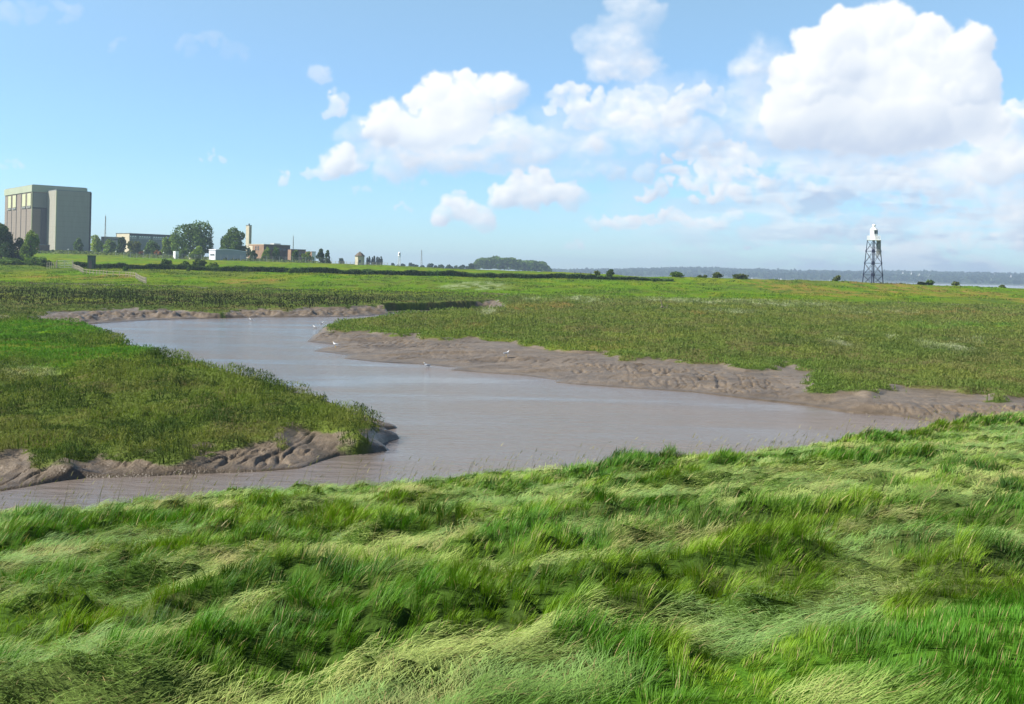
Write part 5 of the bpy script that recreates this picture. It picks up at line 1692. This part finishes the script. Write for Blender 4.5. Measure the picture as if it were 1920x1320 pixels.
BT = [(1410, 519, 5.2, 'white sail leftmost on the estuary, right of the wide olive bush', 0), (1426, 521.5, 3, 'low white hull second from the left on the estuary', 1), (1460, 520.8, 4.4, 'left sail of the close pair on the estuary', 0),
      (1464, 520, 4.8, 'right sail of the close pair on the estuary', 0), (1487.5, 521, 5, 'white sail midway between the close pair and the lighthouse', 0), (1501, 523, 2.6, 'tiny white boat right of the middle sail', 1),
      (1556, 524, 5, 'white sail just left of the dark bush beside the lighthouse', 0)]
for (px, yt, hp, lb, kind) in BT:
    Y = 3300.0
    X, zt = at(px, yt, Y); h = max(zt, 4)
    t = thing('sailing_boat', lb, 'boat', (X, Y, 0), random.Random(px).uniform(-.5, .5), 'boats out on the estuary')
    k = MB(); n0 = 0
    k.v = [(-3.2, 0, .9), (-2.4, -1.0, .9), (1.5, -1.1, .9), (3.4, 0, 1.1), (1.5, 1.1, .9), (-2.4, 1.0, .9), (-2.6, 0, -.3), (2.4, 0, -.3)]
    k.f = [(0, 1, 2, 3, 4, 5), (0, 6, 1), (1, 6, 7, 2), (2, 7, 3), (3, 7, 4), (4, 7, 6, 5), (5, 6, 0)]
    k.build('hull', M_WHITE, t)
    MB().bar((.5, 0, .8), (.5, 0, h), .09, 5).build('mast', M_STEEL, t)
    if kind == 0:
        MB().poly([(.4, 1.6), (-2.6, 1.7), (-1.4, h * .55), (.4, h * .98)], -.03, .03).build('mainsail', M_WHITE, t)
        MB().poly([(.65, h * .85), (.65, 1.6), (3.2, 1.2)], -.025, .025).build('jib', M_WHITE, t)
    else:
        MB().box(-1.2, 1.4, -.7, .7, .9, 2.4).build('cabin', M_WHITE, t)


# ------------------------------------------------------------------ driftwood and gulls
def skin(name, mat, pts, edges, rad, parent=None, levels=2, root=0):
    me = bpy.data.meshes.new(name); me.from_pydata(pts, edges, [])
    o = bpy.data.objects.new(name, me); COL.objects.link(o)
    if parent: o.parent = parent
    md = o.modifiers.new('skin', 'SKIN'); md.use_smooth_shade = True
    for i, r in enumerate(rad):
        sv = me.skin_vertices[0].data[i]; sv.radius = r if isinstance(r, tuple) else (r, r)
        sv.use_root = (i == root)
    sb = o.modifiers.new('sub', 'SUBSURF'); sb.levels = levels; sb.render_levels = levels
    me.materials.append(mat)
    return o


M_DRIFT = plain('driftwood', (.17, .13, .10), .9, .3, 4)
x, y, z = G(1242, 579)
s = y / F
t = thing('driftwood_log', 'bare grey driftwood branch sticking up from the marsh', 'driftwood', (x, y, z))
skin('trunk', M_DRIFT, [(-5 * s, 0, .1), (0, 0, 3 * s + .05), (5 * s, .1, .6 * s + .1), (10 * s, .2, -.05)], [(0, 1), (1, 2), (2, 3)], [.10, .16, .14, .10], t)
skin('branch', M_DRIFT, [(0, 0, 3 * s), (-1.5 * s, 0, 9 * s), (-3.5 * s, 0, 15 * s), (-5 * s, 0, 19 * s)], [(0, 1), (1, 2), (2, 3)], [.10, .07, .045, .02], t)
skin('branch', M_DRIFT, [(8 * s, .1, 1 * s), (9 * s, .1, 5 * s), (10.5 * s, .1, 8 * s)], [(0, 1), (1, 2)], [.07, .05, .02], t)

M_GULLW = plain('white_feathers', (.80, .80, .80), .7, .04, 8)
M_GULLG = plain('grey_feathers', (.36, .38, .41), .7, .08, 8)
M_BEAK = plain('yellow_beak', (.7, .45, .05), .5, .1, 8)


def gull(px, py, label, face, afloat=False):
    if afloat:
        x, y = P(px, py, 0); z = -.02
    else:
        x, y, z = G(px, py)
    k = 1.05
    t = thing('gull', label, 'gull', (x, y, z + (0 if afloat else 0)), face, 'white gulls on the river')
    lz = .0 if afloat else .13
    B = [(-.24, 0, .14), (-.12, 0, .12), (.02, 0, .13), (.13, 0, .19), (.18, 0, .27), (.22, 0, .31), (.26, 0, .305)]
    skin('body', M_GULLW, [(a * k, b * k, (c + lz) * k) for a, b, c in B], [(i, i + 1) for i in range(6)],
         [r * k for r in (.015, .062, .082, .06, .035, .040, .02)], t, root=2)
    for sy in (-1, 1):
        skin('wing', M_GULLG, [(.08 * k, sy * .068 * k, (.17 + lz) * k), (-.08 * k, sy * .072 * k, (.165 + lz) * k), (-.27 * k, sy * .03 * k, (.17 + lz) * k)], [(0, 1), (1, 2)],
             [(.02 * k, .05 * k), (.02 * k, .045 * k), (.008, .012)], t)
    MB().bar((.27 * k, 0, (.305 + lz) * k), (.34 * k, 0, (.29 + lz) * k), .014, 6, .004).build('beak', M_BEAK, t)
    if not afloat:
        for sy in (-1, 1):
            MB().bar((0, sy * .03 * k, (.08 + lz) * k), (0, sy * .03 * k, -.02), .01, 6).build('leg', M_BEAK, t)


gull(629, 652, 'white gull standing on the mud tip near the narrow bend', math.radians(160))
gull(949, 670, 'white gull standing on the mud slope of the right bank', math.radians(25))
gull(801, 688, 'white gull afloat just off the right mud bank', math.radians(200), True)
gull(603, 608, 'small white gull afloat on the far bend of the river', math.radians(30), True)
gull(591, 615, 'tiny gull afloat nearer than its neighbour on the far bend', math.radians(170), True)
gull(471, 601, 'tiny gull afloat close under the far bank', math.radians(180), True)

# ------------------------------------------------------------------ air
def haze():
    m, nt, N, L, out = newmat('haze')
    v = N.new('ShaderNodeVolumePrincipled')
    v.inputs['Color'].default_value = (.62, .78, .97, 1); v.inputs['Density'].default_value = 1.8e-4; v.inputs['Anisotropy'].default_value = .2
    L.new(v.outputs[0], out.inputs['Volume'])
    b = MB().box(-7000, 7000, -150, 7000, -8, 95)
    o = b.build('haze', m)
    tag(o, 'thin blue air over the land and estuary', 'haze', kind='stuff')


haze()
